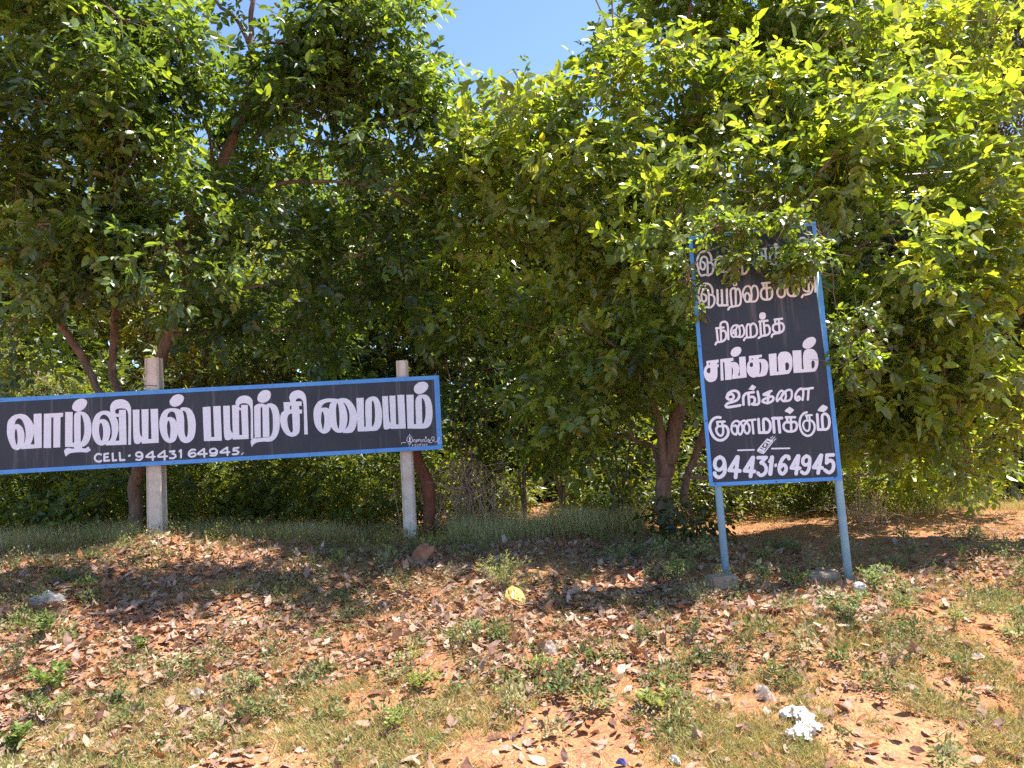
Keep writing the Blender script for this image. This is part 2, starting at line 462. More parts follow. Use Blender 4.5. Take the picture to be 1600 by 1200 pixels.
d.P('628,385c 742,380c 725,340 722,290 760,230 830,200 900,205 960,250 985,330 995,500 1010,888c 955,888c 950,600 940,400 910,340 870,322 830,340 820,372c 915,372c 915,440c 875,442c 875,498c 920,500c 918,562c 882,562c 885,800 860,880 800,918 740,920 670,885 610,800 580,700 582,600 605,545 640,518c').H('728,440c 755,440c 755,498c 732,498c').H('700,600 725,570 765,562c 778,820c 765,855 740,850 710,790 692,700 690,640')
d.view(480,590,10)
d.P('100,600 110,480 170,380 270,335 380,325 480,335c 560,320 650,345 720,420 765,520 780,620 765,750 720,840 650,865 560,865c 562,850c 520,862 460,855 400,810 375,770c 350,830 300,868 240,872 170,820 120,730')
d.H('218,475c 250,420 310,388 385,382c 355,420 338,490c 310,473 260,468').H('238,528 222,570 218,680 235,780 250,808 265,740 270,640 255,560').H('465,392c 450,480 455,640 470,750 490,800 502,740 505,600 495,480 480,410').H('560,378c 610,430 650,520 662,620 645,740 590,812c 620,730 630,620 615,510 585,430')
d.P('768,320c 882,315c 890,770c 917,768c 908,420 930,340 1000,298 1080,305 1130,370 1165,500 1170,620 1155,740 1110,810 1040,832 790,842c').H('1010,375c 1025,362 1050,420 1060,560 1055,680 1030,755 1010,760c')
d.view(580,590,10)
d.P('170,292c 262,288c 272,550 285,680 305,705c 282,285c 378,280c 390,732c 430,730c 408,272c 515,268c 540,795c 305,802c 303,785c 260,808 220,808 195,780 185,600')
d.P('550,270c 662,266c 668,730c 702,728c 692,450 694,350 730,285 800,265 870,275 925,340 955,480 955,620 930,730 870,785 780,798 568,795c').H('790,335c 805,322 835,380 850,500 845,620 820,710 800,718c')
d.P('810,65 870,85 892,130 870,190 810,240 740,258 690,235 668,190 680,130 740,80')
BL.letters('lettering', d, .4, M['white'], sb)
d = Draw().view(140,680,6.154)
d.S(19,'110,185 80,180 56,200 51,225 66,248 95,254 112,246|142,182 142,246|142,182 180,176|142,213 176,210|142,246 190,243|222,176 225,244|225,244 258,240|290,170 295,241|295,241 336,237')
d.P('374,190c 397,184c 392,206c 368,208c')
d.S(18,'507,180 485,163 458,168 447,188 465,206 495,202 508,186 507,215 485,237 450,234|608,158 608,238|605,158 545,207 628,207|722,152 722,236|718,152 658,205 746,203')
d.S(18,'772,157 818,152 796,176 824,188 828,206 806,222 772,221', straight=True)
d.S(18,'865,155 880,142|880,146 880,214|1016,140 982,140 957,165 955,192 978,207 1010,200 1020,182 1000,168 962,182|1102,132 1104,208|1098,133 1042,181 1128,178|1226,147 1203,130 1168,136 1157,157 1175,174 1208,170 1226,150 1222,180 1203,195 1162,194|1325,118 1327,192|1320,120 1258,166 1345,162')
d.S(18,'1432,120 1387,126 1384,150 1415,146 1434,163 1420,182 1377,184', straight=True)
d.S(9,'1478,170 1462,186')
BL.letters('lettering', d, .3, M['white'], sb)
d = Draw().view(620,670,20)
d.S(17,'400,170 400,205 345,262 318,330 322,385 440,410|400,205 455,250 482,320 498,385 470,412|345,425 375,470 430,462 452,410|150,470 165,436 280,430')
d.S(46,'408,280 408,400')
d.S(15,'520,410 530,350 560,330 580,360 570,410 620,410 620,330|640,405 650,340 680,340 690,400 700,345 740,330 750,390 785,408 790,335|820,405 820,345 860,330 870,400 920,400 920,320|960,405 970,345 1010,320 1000,390 1040,385 1050,340 1000,430 1100,430|1080,295 1120,250 1170,280 1160,340 1130,395 1108,340 1090,300')
d.S(13,'1170,380 1250,400 1310,270 1335,300 1300,440 1370,432')
d.P('905,240c 945,268c 915,305c 880,290c')
d.S(10,'385,560 402,500 430,480|480,500 500,490 500,515 480,515|500,505 498,545|530,490 555,488 540,545|580,490 600,490 590,515 605,540 580,540|635,485 655,485 640,510 660,510 655,540 630,540|685,480 705,480 690,505 708,508 700,535|745,450 735,540|730,480 760,480|785,475 810,475 790,500 812,520 785,530|840,470 835,525|870,500 850,525 880,525 868,495 900,465|925,470 955,480 945,515 920,510 925,470')
BL.letters('painter_signature', d, .2, M['white'], sb, d=.0072)

# ---- right board
BR = Board([[1.5043,5.8803,3.1721],[2.4546,5.67,3.1744],[2.4484,5.6197,1.1603],[1.4981,5.83,1.158]])
sr = empty('sign_board', tuple(BR.p(BR.W/2, BR.H, -.02)))
tag(sr, 'tall narrow dark board with blue frame on two light blue pipes, top under leaves', 'sign board')
f2 = .030
BR.rail(f2, f2, BR.W-f2, BR.H-f2, -.010, 0, 'panel', M['board'], sr)
BR.rail(0, 0, BR.W, f2, -.03, .006, 'frame_rail', M['blue'], sr)
BR.rail(0, BR.H-f2, BR.W, BR.H, -.03, .006, 'frame_rail', M['blue'], sr)
BR.rail(0, f2, f2, BR.H-f2, -.03, .0055, 'frame_rail', M['blue'], sr)
BR.rail(BR.W-f2, f2, BR.W, BR.H-f2, -.03, .0055, 'frame_rail', M['blue'], sr)
nails(BR, [(.045,BR.H-.017),(BR.W-.05,BR.H-.022),(.5,BR.H-.014),(.015,.9),(.015,1.5),(BR.W-.015,1.1)], sr, .008)

GI = '365,850 355,770 310,705 230,690 160,740 125,830 125,930 150,985'
GI2 = '215,870 255,905 250,975 215,1000 182,970 175,890 195,810 240,778 288,815 300,920 300,1060'
GI3 = '140,960 150,1040 190,1100 260,1090 330,1095 385,1040 398,950 370,890 322,880'
GAI = '945,850 918,885 915,955 940,998 985,985 1000,920 975,860 945,850|915,940 885,900 885,820 920,750 980,732 1018,790 1028,900 1018,985 985,998|1020,795 1060,727 1110,742 1135,820 1135,920 1100,985 1030,998'
GRA = '690,1050 670,860 682,790 725,768 755,800 760,1045|757,810 800,775 838,850 845,980 820,1055 740,1075 665,1088 630,1130'
GKA = '115,795 260,780|135,800 150,880|190,790 205,1070|200,880 130,885 97,940 107,1030 150,1068 205,1070|205,880 260,870 288,930 283,1020 250,1060 205,1072'
GSA = '400,745 505,735|425,755 438,855|488,745 500,860|500,862 440,862 388,890 376,960 408,1020 460,1028 503,985 503,862'
GTI = '820,685 950,672|855,690 842,745 890,735|905,675 915,930|880,760 822,800 822,890 865,930 915,930|915,760 970,800 978,880 940,960 870,985 820,992 795,1030'
GTI2 = '870,665 880,600 930,572 980,585 1008,640 1018,760 1025,935'
d = Draw().view(1080,380,10.909)
for off in ((0,0),(-20,-550)):
    d.S(34, GI, d=off).S(34, GI2, d=off).S(34, GI3, d=off)
d.S(38,'445,800 452,960 448,1025 478,1062 522,1052|520,800 530,1060|605,785 615,1058|500,1062 620,1058')
d.S(36, GRA); d.S(36, GRA, d=(110,-545)); d.S(33, GAI); d.S(33, GAI, d=(-470,-505))
d.S(70,'742,700 750,700')
d.view(1180,370,10.909)
d.S(36, GKA)
for off in ((0,0),(-320,-530)): d.S(36, GSA, d=off)
for off in ((450,-60),(155,-600)): d.S(36, GKA, d=off); d.S(66,'640,730 648,730', d=(off[0]-450, off[1]+10))
for off in ((0,0),(-130,-555)): d.S(34, GTI, d=off).S(34, GTI2, d=off)
BR.letters('lettering', d, .3, M['white'], sr)
d = Draw().view(1100,480,11.43)
d.S(38,'215,378 350,362|225,385 245,590|298,385 305,590|310,430 360,420 392,470 390,550 350,600 285,620 228,628 205,665|292,350 300,290 350,258 402,275 425,340 430,450 435,572')
d.S(34,'530,535 492,505 482,420 520,340 585,322 622,350 640,420 635,500 600,530 562,505 560,440 585,360|520,470 525,420 560,410 575,470 560,520 530,535|635,345 682,325 715,400 712,480 672,528 610,530')
d.S(36,'765,540 758,400 768,325 800,305 825,340 835,540|825,340 870,290 920,320 945,400 940,480 890,528 800,540 740,550 712,590')
d.S(38,'985,258 1135,240|1000,260 1018,505|1065,255 1085,500|1085,335 1140,325 1175,390 1165,465 1110,502 1025,518 975,552|1260,222 1395,205|1268,225 1282,300 1340,285|1335,220 1350,450|1290,300 1238,325 1235,400 1275,445 1350,452|1350,290 1400,292 1426,350 1408,420 1350,458 1275,470 1222,490 1208,528')
d.P('1045,92 1090,105 1104,150 1092,200 1045,224 1000,208 984,160 1000,110')
BR.letters('lettering', d, .3, M['white'], sr)
d = Draw().view(1090,520,15)
d.P('205,660c 495,625c 492,705c 450,710c 455,740c 492,735c 492,805c 462,810c 465,1000 430,1100 360,1145 270,1150 190,1090 150,980 148,880 175,800 212,765c').H('262,705c 288,705c 290,755c 265,755c').H('235,840 270,822 300,828c 295,920 270,948 230,935 212,890')
d.P('528,618c 835,582c 838,658c 782,668c 785,695c 860,685 930,715 975,800 975,900 945,1003c 992,1000c 970,568c 1122,555c 1150,1045c 812,1085c 808,1000c 825,960 825,850 800,800c 798,1095c 645,1110c 640,900 625,690c 590,690c 612,1112c 542,1120c')
d.P('930,330 1000,345 1025,400 1000,480 930,545 840,560 785,520 775,460 810,390 870,345')
d.view(0,0,1)
d.P('1170,556.3c 1190.3,554c 1190.3,557.8c 1185.5,559.2c 1185.5,560.9c 1194.4,561.3 1199.2,566.1 1200.6,572.3 1199.2,580.5 1195.8,586.7 1184.1,589.1c 1183.3,588.3c 1177.3,590 1171.3,587.3 1167.7,582 1166.7,575.3 1168,568 1170.3,564c').H('1174.3,559.8c 1176.3,559.8c 1176.3,562.2c 1174.5,562.2c').H('1173,566.8 1176,566.4c 1176.5,571 1175,573.4 1172.4,573 1171.2,570').H('1186.2,566.1c 1188.9,566.8 1189.6,575 1187.9,583.3 1186.2,583.6c 1187.2,575')
d.view(1180,520,14.545)
d.P('305,485c 480,465c 495,885c 532,885c 515,640 514,540 560,455 660,428 760,445 825,530 845,660 835,800 780,910 700,940 335,975c').H('680,700c 720,670 760,700 770,770 745,840 690,855c')
d.P('845,405c 1045,395c 1060,828c 1102,825c 1085,620 1090,500 1130,400 1230,362 1330,385 1400,470 1435,620 1425,760 1370,860 1300,885 872,915c').H('1275,690c 1290,640 1330,635 1352,700 1345,770 1310,812 1282,800c')
d.P('1280,95 1350,115 1380,180 1350,260 1280,330 1180,362 1100,340 1075,280 1100,200 1180,125')
BR.letters('lettering', d, .3, M['white'], sr)
d = Draw().view(1120,595,9.41)
d.S(38,'150,255 170,212 215,195 248,225 235,265 190,278 152,258|145,250 170,185 240,148 308,162 328,220 300,280 230,312 165,330 132,365 155,388 245,378 345,360|392,350 388,250 405,210 445,182 540,168|465,190 475,350|475,240 535,238 560,275 545,330 520,345 600,345 622,290 600,160')
d.P('520,55c 578,90c 540,142c 465,125c')
d.S(36,'800,150 730,178 688,205 765,212|770,170 745,330|745,250 690,275 672,305 720,325 770,320 822,290 828,240 780,232 745,250')
d.S(32,'890,300 878,270 900,200 940,148 975,160 960,220 895,290|960,220 1000,165 1015,230 990,295 955,280 950,225 990,170 1050,135 1095,145 1102,220 1070,285 980,300')
d.S(34,'1175,262 1200,232 1225,262 1192,288 1158,268 1158,200 1200,135 1250,118 1272,170 1260,280|1260,122 1330,118 1410,105|1350,120 1338,275')
BR.letters('lettering', d, .28, M['white'], sr)
d = Draw().view(1095,635,14.545)
d.S(62,'445,255 370,248 280,290 220,380 205,480 240,600 300,700 380,758 470,768 560,720 615,640 622,540 580,460 510,440')
d.S(52,'370,352 540,345|375,360 385,450|485,360 500,460|490,450 400,455 350,510 365,590 410,650 460,665 505,610 505,480')
d.S(50,'800,640 740,615 700,540 705,430 750,355 820,330 880,365 930,420 950,510 930,600 890,640 850,590 845,490 880,400 930,345 990,325 1050,370 1100,450 1105,550 1065,615 1010,590 980,510 985,430 1030,370|755,450 795,435 828,500 825,590 790,640|1060,320 1240,300|1165,315 1195,615')
d.S(62,'1310,290 1328,598 1500,592', straight=True)
d.S(62,'1435,590 1420,330 1450,285 1500,290 1560,350 1580,430 1572,520 1520,590 1440,595')
d.view(1195,630,14.545)
d.S(66,'175,342 385,338|190,350 212,660|310,350 340,660')
d.S(55,'480,320 685,318|500,330 515,420|590,330 602,640|595,440 480,435 425,500 445,590 520,640 600,640|600,440 680,425 725,480 722,560 685,620 602,645')
d.P('560,82c 615,115 660,155 625,200 562,255c 545,225 460,190 465,155 510,120')
d.S(52,'950,208 880,235 815,320 790,450 810,580 860,680 945,738 1030,728 1100,660 1132,560 1112,450 1050,395 1000,395')
d.S(44,'930,278 1068,270|945,285 960,350|1010,285 1020,400|1010,395 920,400 878,450 870,510 900,590 960,632 1005,600 1018,520 1015,400')
d.S(62,'1190,255 1212,600 1390,595', straight=True)
d.S(62,'1320,590 1300,340 1320,260 1385,245 1445,310 1468,430 1450,540 1400,592 1320,595')
d.P('1315,35c 1370,55 1428,95 1390,165 1330,203c 1270,190 1205,175 1210,140 1260,80')
BR.letters('lettering', d, .28, M['white'], sr)
d = Draw().view(1105,700,14.545)
d.S(84,'290,203 200,260 170,370 200,460 270,497 350,450 390,350 362,250 290,203|392,330 405,450 392,560 330,640 250,665 185,620 168,570')
d.S(88,'695,205 645,665|680,205 500,505 740,520', straight=True)
d.S(88,'1045,220 985,640|1030,220 850,515 1070,532', straight=True)
d.S(80,'1155,220 1340,215 1225,328', straight=True).S(80,'1225,340 1290,370 1335,440 1335,530 1280,600 1205,620 1155,570').S(96,'1472,215 1432,585')
d.S(60,'1465,220 1410,310')
d.P('1530,360c 1585,350c 1580,420c 1525,440c')
d.view(1205,695,14.545)
d.S(80,'402,315 390,270 320,262 250,330 195,450 180,550 210,640 270,655 335,580 330,500 280,455 215,500')
d.S(84,'622,255 565,655|605,255 455,525 645,533', straight=True).S(84,'1140,240 1065,640|1125,240 965,515 1155,523', straight=True)
d.S(78,'800,252 730,310 718,400 762,455 835,440 875,380 862,290 800,252|872,380 862,520 812,630 745,650 690,615')
d.S(82,'1408,228 1265,235 1262,395', straight=True).S(82,'1255,410 1340,355 1400,395 1418,480 1390,580 1310,630 1222,575')
BR.letters('lettering', d, .28, M['white'], sr)
d = Draw().view(1140,675,16)
d.S(38,'208,458 608,446|1055,415 1498,407')
d.P('935,160c 1060,200 1090,235 1070,280c 865,535c 830,547 700,492 692,450 720,405c')
d.H('922,208c 1012,242c 1000,262c 908,228c').H('880,258c 980,297c 898,412c 795,372c').H('768,392c 850,425c 838,446c 755,412c')
d.S(15,'1052,250 868,478','-').S(11,'735,478 832,507','-')
d.S(48,'895,305 880,350')
d.S(18,'1060,195 1130,120|1018,135 1045,155|1070,105 1062,135|1125,184 1160,175|1105,202 1122,222')
BR.letters('phone_emblem', d, .22, M['white'], sr)

# ------------------------------------------------------------------ posts and stakes
def concrete_post(x, y, z0, z1, w, rz, label, lean=0):
    r = empty('concrete_post', (x, y, z0))
    c, s = math.cos(rz), math.sin(rz); mb = MB()
    n = 9; rs = random.Random(int(x*100))
    lv = []
    for i in range(n):
        t = i/(n-1); z = z0-.12+(z1-z0+.12)*t; ww = w*(1.0+.10*(1-t)); ch = .012 if i < n-1 else .022
        jx = lean*t+rs.uniform(-.0015,.0015)
        ring = []
        for a, b in ((-1,-1),(1,-1),(1,1),(-1,1)):
            e = ww/2
            for da, db in (((ch,0),(0,ch)) if a*b > 0 else ((0,ch),(ch,0))):
                X, Y = a*(e-da), b*(e-db); ring.append((x+jx+X*c-Y*s, y+X*s+Y*c, z+(rs.uniform(-.008,.004) if i == n-1 else 0)))
        lv.append(ring)
    v = [p for ring in lv for p in ring]; f = []
    for i in range(n-1):
        for k in range(8): f.append((i*8+k, i*8+(k+1) % 8, (i+1)*8+(k+1) % 8, (i+1)*8+k))
    f.append(tuple((n-1)*8+k for k in range(8)))
    mb.add(v, f); mb.build('shaft', M['concrete'], r)
    tag(r, label, 'post', 'concrete posts holding the long board'); return r
p1 = concrete_post(-3.935, 8.07, .74, 2.765, .150, .06, 'thicker grey concrete post rising left of middle of the long board')
p2 = concrete_post(-1.215, 8.20, .50, 2.58, .125, .02, 'thinner grey concrete post near right end of the long board')
# wire tying the board to the thick post
mb = MB(); mb.tube([(-4.03,7.975,2.44),(-4.0,7.962,2.452),(-3.95,7.962,2.455),(-3.9,7.965,2.45),(-3.86,7.98,2.44)], .0035, 5)
mb.build('binding_wire', M['rivet'], p1)

def pipe(a, b, r, label):
    base = Vector(b); o = empty('sign_pole', base); mb = MB()
    a, b = np.array(a), np.array(b)
    mb.tube([a, a*.5+b*.5, b+(b-a)*.06], r, 20); mb.build('pipe', M['paleblue'], o, smooth=True)
    tag(o, label, 'pole', 'light blue pipes holding the tall board'); return o
pl_t, pl_b = at(1119,745,5.88), on_ground(1133,900)
pr_t, pr_b = at(1307,740,5.69), on_ground(1320,905)
pl_b = Vector((pl_t[0]+.0, 5.87, gz(pl_t[0],5.87))); pr_b = Vector((pr_t[0], 5.68, gz(pr_t[0],5.68)))
pipe((pl_t[0],5.90,2.9), (pl_b.x+.01,5.86,pl_b.z), .029, 'light blue pipe left, with its foot behind a concrete block')
po = pipe((pr_t[0]-.01,5.69,2.9), (pr_b.x+.0,5.65,pr_b.z+.02), .030, 'light blue pipe right, with bare white paint flaking at its foot')
mb = MB(); mb.tube([(pr_b.x,5.65,pr_b.z-.06),(pr_b.x,5.65,pr_b.z+.035)], .0312, 20); mb.build('bare_foot', M['stone'], po, smooth=True)

def stake(pts, rad, label):
    o = empty('wooden_stake', pts[-1]); mb = MB(); P = smooth3(pts, 5)
    R = np.interp(np.linspace(0,1,len(P)), np.linspace(0,1,len(rad)), rad)
    rs = np.random.default_rng(3); R = R*(1+rs.normal(0,.06,len(P)))
    mb.tube(P, list(R), 9); mb.build('stem', M['stake'], o, smooth=True); tag(o, label, 'stake'); return o
def smooth3(pts, k=4):
    P = np.array([tuple(p) for p in pts], float); out = []
    for i in range(len(P)-1):
        p1, p2 = P[i], P[i+1]; p0 = P[max(i-1,0)]; p3 = P[min(i+2,len(P)-1)]
        for t in np.linspace(0, 1, k+1)[:-1]:
            out.append(.5*((2*p1)+(-p0+p2)*t+(2*p0-5*p1+4*p2-p3)*t*t+(-p0+3*p1-3*p2+p3)*t**3))
    out.append(P[-1]); return out
D0 = 8.6
gp = at(667,835,D0); gp[2] = gz(gp[0],gp[1])-.05
stake([at(640,640,D0), at(648,690,D0), at(654,722,D0), at(668,755,D0), at(671,790,D0), gp], [.05,.058,.062,.078,.07,.06], 'crooked reddish-brown wooden stake beside the thinner concrete post')

# blocks, stones, mounds
def lump(name, c, s, m, label, cat, seed=0, rough=.18, sub=3, rz=0, flat=False, group=None):
    import bmesh
    bm = bmesh.new()
    if flat:
        bmesh.ops.create_cube(bm, size=1.6); bmesh.ops.bevel(bm, geom=bm.edges[:], offset=.12, segments=2, affect='EDGES')
        bmesh.ops.subdivide_edges(bm, edges=bm.edges[:], cuts=3, use_grid_fill=True)
    else: bmesh.ops.create_icosphere(bm, subdivisions=sub, radius=1)
    rs = np.random.default_rng(seed); k = rs.normal(0,1,(6,3))*2.2; ph = rs.uniform(0,6,6)
    for v in bm.verts:
        q = np.array(v.co); n = sum(math.sin(k[i]@q*(1+i*.5)+ph[i])/(1+i*.5) for i in range(6))/2.5
        v.co = v.co*(1+rough*n)
        v.co = Vector((v.co.x*s[0], v.co.y*s[1], v.co.z*s[2]))
    me = bpy.data.meshes.new(name); bm.to_mesh(me); bm.free()
    if not flat:
        for p in me.polygons: p.use_smooth = True
    o = link(name, me, m); o.location = c; o.rotation_euler = (0,0,rz)
    return tag(o, label, cat, group)
q = on_ground(1133,928); lump('concrete_block', (q.x+.01,q.y+.10,q.z+.06), (.135,.09,.075), M['footing'], 'rough grey concrete block topped with red soil at foot of the left pipe', 'block', 3, .06, rz=.1, flat=True)
q = on_ground(1300,912); lump('concrete_block', (q.x-.02,q.y+.10,q.z+.02), (.14,.12,.07), M['footing'], 'half-buried soil-stained concrete block at foot of the right pipe', 'block', 4, .07, rz=-.3, flat=True)
q = on_ground(1343,925); lump('stone', (q.x,q.y,q.z+.03), (.055,.045,.04), M['stone'], 'pale rounded stone among weeds just right of the right pipe', 'stone', 5)
q = on_ground(662,876); lump('earth_mound', (q.x,q.y,q.z+.03), (.10,.08,.13), M['mound'], 'small reddish earth mound beside foot of the thinner concrete post', 'mound', 6, .42, sub=4)
if False: lump('stone', (q.x,q.y,q.z+.05), (.14,.08,.07), M['mound'], 'reddish squarish stone lying on bare earth behind the tall board', 'stone', 7, .08, flat=True)
q = on_ground(190,850); lump('stone', (q.x,q.y,q.z+.02), (.09,.05,.035), M['stone'], 'small pale stone in weeds left of the thicker concrete post', 'stone', 8)

# ------------------------------------------------------------------ litter objects
def crumple(name, px, py, sx, sy, h, m, label, seed, n=22, rz=0, amp=1.0, cat='litter'):
    q = on_ground(px, py); rs = np.random.default_rng(seed)
    a = np.linspace(0, 2*math.pi, 33)[:-1]
    rad = 1+.22*np.sin(2*a+rs.uniform(0,6))+.16*np.sin(3*a+rs.uniform(0,6))+.1*np.sin(7*a+rs.uniform(0,6))
    V = [(0,0,h)]; K = 9
    for r in range(1, K+1):
        t = r/K
        for i, aa in enumerate(a):
            x, y = sx*t*rad[i]*math.cos(aa), sy*t*rad[i]*math.sin(aa)
            rid = abs(math.sin(3.1*x/sx+2*y/sy+seed))+.6*abs(math.sin(5.3*y/sy-3*x/sx+seed*2))+rs.uniform(0,.25)
            z = h*(1-t**2.2)*(.35+.55*rid)*amp
            V.append((x, y, z))
    Fc = [(0,1+i,1+(i+1) % 32) for i in range(32)]
    for r in range(K-1):
        for i in range(32):
            b = 1+r*32; j = (i+1) % 32; Fc.append((b+i,b+32+i,b+32+j,b+j))
    me = bpy.data.meshes.new(name); me.from_pydata(V, [], Fc); me.update()
    o = link(name, me, m); o.location = (q.x,q.y,q.z+.012); o.rotation_euler = (.12,0,rz)
    return tag(o, label, cat)
# white rag: three crumpled arms
rag = empty('plastic_rag', on_ground(1250,1140)); tag(rag, 'crumpled white plastic rag lying on grass and red soil', 'rag')
def rag_arm(pts, rad, seed):
    mb = MB(); P = smooth3(pts, 6); rs = np.random.default_rng(seed)
    R = np.interp(np.linspace(0,1,len(P)), np.linspace(0,1,len(rad)), rad); n = 14
    b = []
    for i, p in enumerate(P):
        t = P[min(i+1,len(P)-1)]-P[max(i-1,0)]; t /= np.linalg.norm(t)
        u = np.cross(t, [0,0,1]); u /= np.linalg.norm(u)+1e-9
        for k in range(n):
            q = 2*math.pi*k/n; r = R[i]*(1+.30*math.sin(4*q+i*.9+seed)+rs.uniform(-.12,.12))
            mb.v.append(tuple(p+u*r*math.cos(q)+np.array([0,0,1])*r*.6*math.sin(q)))
    for i in range(len(P)-1):
        for k in range(n): mb.f.append((i*n+k, i*n+(k+1) % n, (i+1)*n+(k+1) % n, (i+1)*n+k))
    mb.f.append(tuple(range(n))[::-1]); mb.f.append(tuple((len(P)-1)*n+k for k in range(n)))
    mb.build('fold', M['cloth'], rag)
def gp_(px, py, h=.0):
    q = on_ground(px, py); return np.array([q.x, q.y, q.z+h])
rag_arm([gp_(1224,1127,.03), gp_(1238,1123,.035), gp_(1252,1127,.04), gp_(1262,1140,.045), gp_(1268,1152,.03)], [.022,.036,.04,.042,.03], 1)
rag_arm([gp_(1284,1142,.02), gp_(1272,1145,.03), gp_(1258,1148,.04), gp_(1250,1158,.03)], [.018,.032,.038,.03], 2)
rag_arm([gp_(1228,1154,.02), gp_(1242,1156,.03), gp_(1256,1160,.03), gp_(1262,1156,.02)], [.02,.034,.034,.02], 3)

yb = empty('plastic_bag', on_ground(805,945)); tag(yb, 'torn translucent yellow and orange plastic bag propped up on leaf litter', 'bag')
def bag_sheet(name, px0, pts, m, seed, bulge=.04):
    rs = np.random.default_rng(seed); base = on_ground(*px0)
    D = base.y; P = [at(a, b, D-.02) for a, b in pts]; c = sum(P)/len(P)
    V = [tuple(c+np.array([0,-bulge,0]))]; K = 5; n = len(P)*3
    ring = smooth3(P+[P[0]], 3)[:-1]; n = len(ring)
    for r in range(1, K+1):
        t = r/K
        for i, p in enumerate(ring):
            q = c+(p-c)*t; V.append((q[0], q[1]-bulge*(1-t*t)+rs.uniform(-.010,.010)+(q[2]-base.z)*.5, q[2]+rs.uniform(-.004,.004)))
    Fc = [(0,1+i,1+(i+1) % n) for i in range(n)]
    for r in range(K-1):
        for i in range(n): b = 1+r*n; j = (i+1) % n; Fc.append((b+i,b+n+i,b+n+j,b+j))
    me = bpy.data.meshes.new(name); me.from_pydata(V, [], Fc); me.update(); link(name, me, m, yb)
bag_sheet('bag_film', (805,945), [(788,938),(790,925),(800,919),(813,923),(821,935),(825,948),(812,950),(800,940)], M['yellow'], 1, .05)
bag_sheet('bag_bottom', (805,945), [(790,938),(800,942),(812,944),(825,946),(822,955),(806,956),(797,952)], M['orange'], 2, .045)
crumple('plastic_film', 76,942,.13,.08,.07, M['film'], 'crumpled clear plastic film in green weeds at left edge', 11)
crumple('plastic_film', 968,876,.12,.07,.05, M['film'], 'flattened clear plastic film in shade near right tree foot', 12)
crumple('plastic_film', 858,1018,.07,.045,.045, M['film'], 'crumpled clear plastic scrap below the yellow bag', 13)
crumple('plastic_film', 308,1088,.06,.035,.03, M['film'], 'grey plastic scrap among brown leaves at lower left', 14)
crumple('plastic_scrap', 1196,1092,.05,.05,.05, M['film'], 'greenish clear plastic scrap just above the white rag', 15)
crumple('paper_scrap', 1528,1030,.035,.02,.018, M['cloth'], 'small white paper scrap on red soil at right', 16)
crumple('paper_scrap', 988,985,.03,.02,.02, M['cloth'], 'tiny white scrap beside a low weed in the middle', 17)
crumple('paper_scrap', 1055,1192,.02,.035,.02, M['cloth'], 'small white wrapper at the bottom edge of the picture', 18)
crumple('wrapper', 972,1197,.022,.014,.02, M['navy'], 'small navy blue wrapper in grass at the bottom edge', 19)
crumple('wrapper', 1378,896,.04,.03,.04, M['navy'], 'dark blue wrapper in weeds right of the right pipe', 20)

# ------------------------------------------------------------------ foliage
T8_V = np.array([[0,0,0],[.36,0,-.03],[.72,0,-.05],[1,0,-.12],[.20,.20,.05],[.58,.22,.05],[.20,-.20,.05],[.58,-.22,.05]])
T8_F = np.array([[0,1,4],[1,5,4],[1,2,5],[2,3,5],[0,6,1],[1,6,7],[1,7,2],[2,7,3]])
T4_V = np.array([[0,0,-.02],[1,0,-.11],[.22,.20,.05],[.60,.21,.03],[.22,-.20,.05],[.60,-.21,.03]])
T4_F = np.array([[0,3,2],[0,1,3],[0,4,5],[0,5,1]])
T2_V = np.array([[0,0,0],[.45,.22,.04],[1,0,-.06],[.45,-.22,.04]])
T2_F = np.array([[0,2,1],[0,3,2]])
TB_V = np.array([[0,-.5,0],[0,.5,0],[.5,-.4,.0],[.5,.4,.0],[1,0,-.14]])      # grass blade
TB_F = np.array([[0,1,2],[1,3,2],[2,3,4]])
TC_V = np.array([[0,0,0],[.34,0,.06],[.70,0,.03],[1,.06,.10],[.22,.20,.10],[.60,.24,.14],[.26,-.22,.04],[.56,-.18,-.02]])  # curled dead leaf
def unit(a): return a/(np.linalg.norm(a, axis=-1, keepdims=True)+1e-9)
def rand_dirs(n, r=rng): return unit(r.normal(0,1,(n,3)))
def leaf_mesh(name, P, Dv, Nv, L, wid, col, TV=T8_V, TF=T8_F):
    if len(P) > 20000 and TV is not TB_V: L = L*np.random.default_rng(9).choice([.55,.8,1,1.15,1.4], len(P))
    Dv = unit(Dv); Nv = unit(Nv-Dv*np.sum(Nv*Dv,1,keepdims=True)); S = np.cross(Nv, Dv)
    L = L[:,None,None]; w = (wid[:,None,None] if hasattr(wid, 'shape') else wid)
    V = P[:,None,:]+L*(TV[None,:,0:1]*Dv[:,None,:]+TV[None,:,1:2]*w*S[:,None,:]+TV[None,:,2:3]*Nv[:,None,:])
    n, k = len(P), len(TV)
    T = (TF[None]+np.arange(n)[:,None,None]*k).reshape(-1,3)
    C = np.repeat(col, k, 0)
    return mesh_np(name, V.reshape(-1,3), T, C)

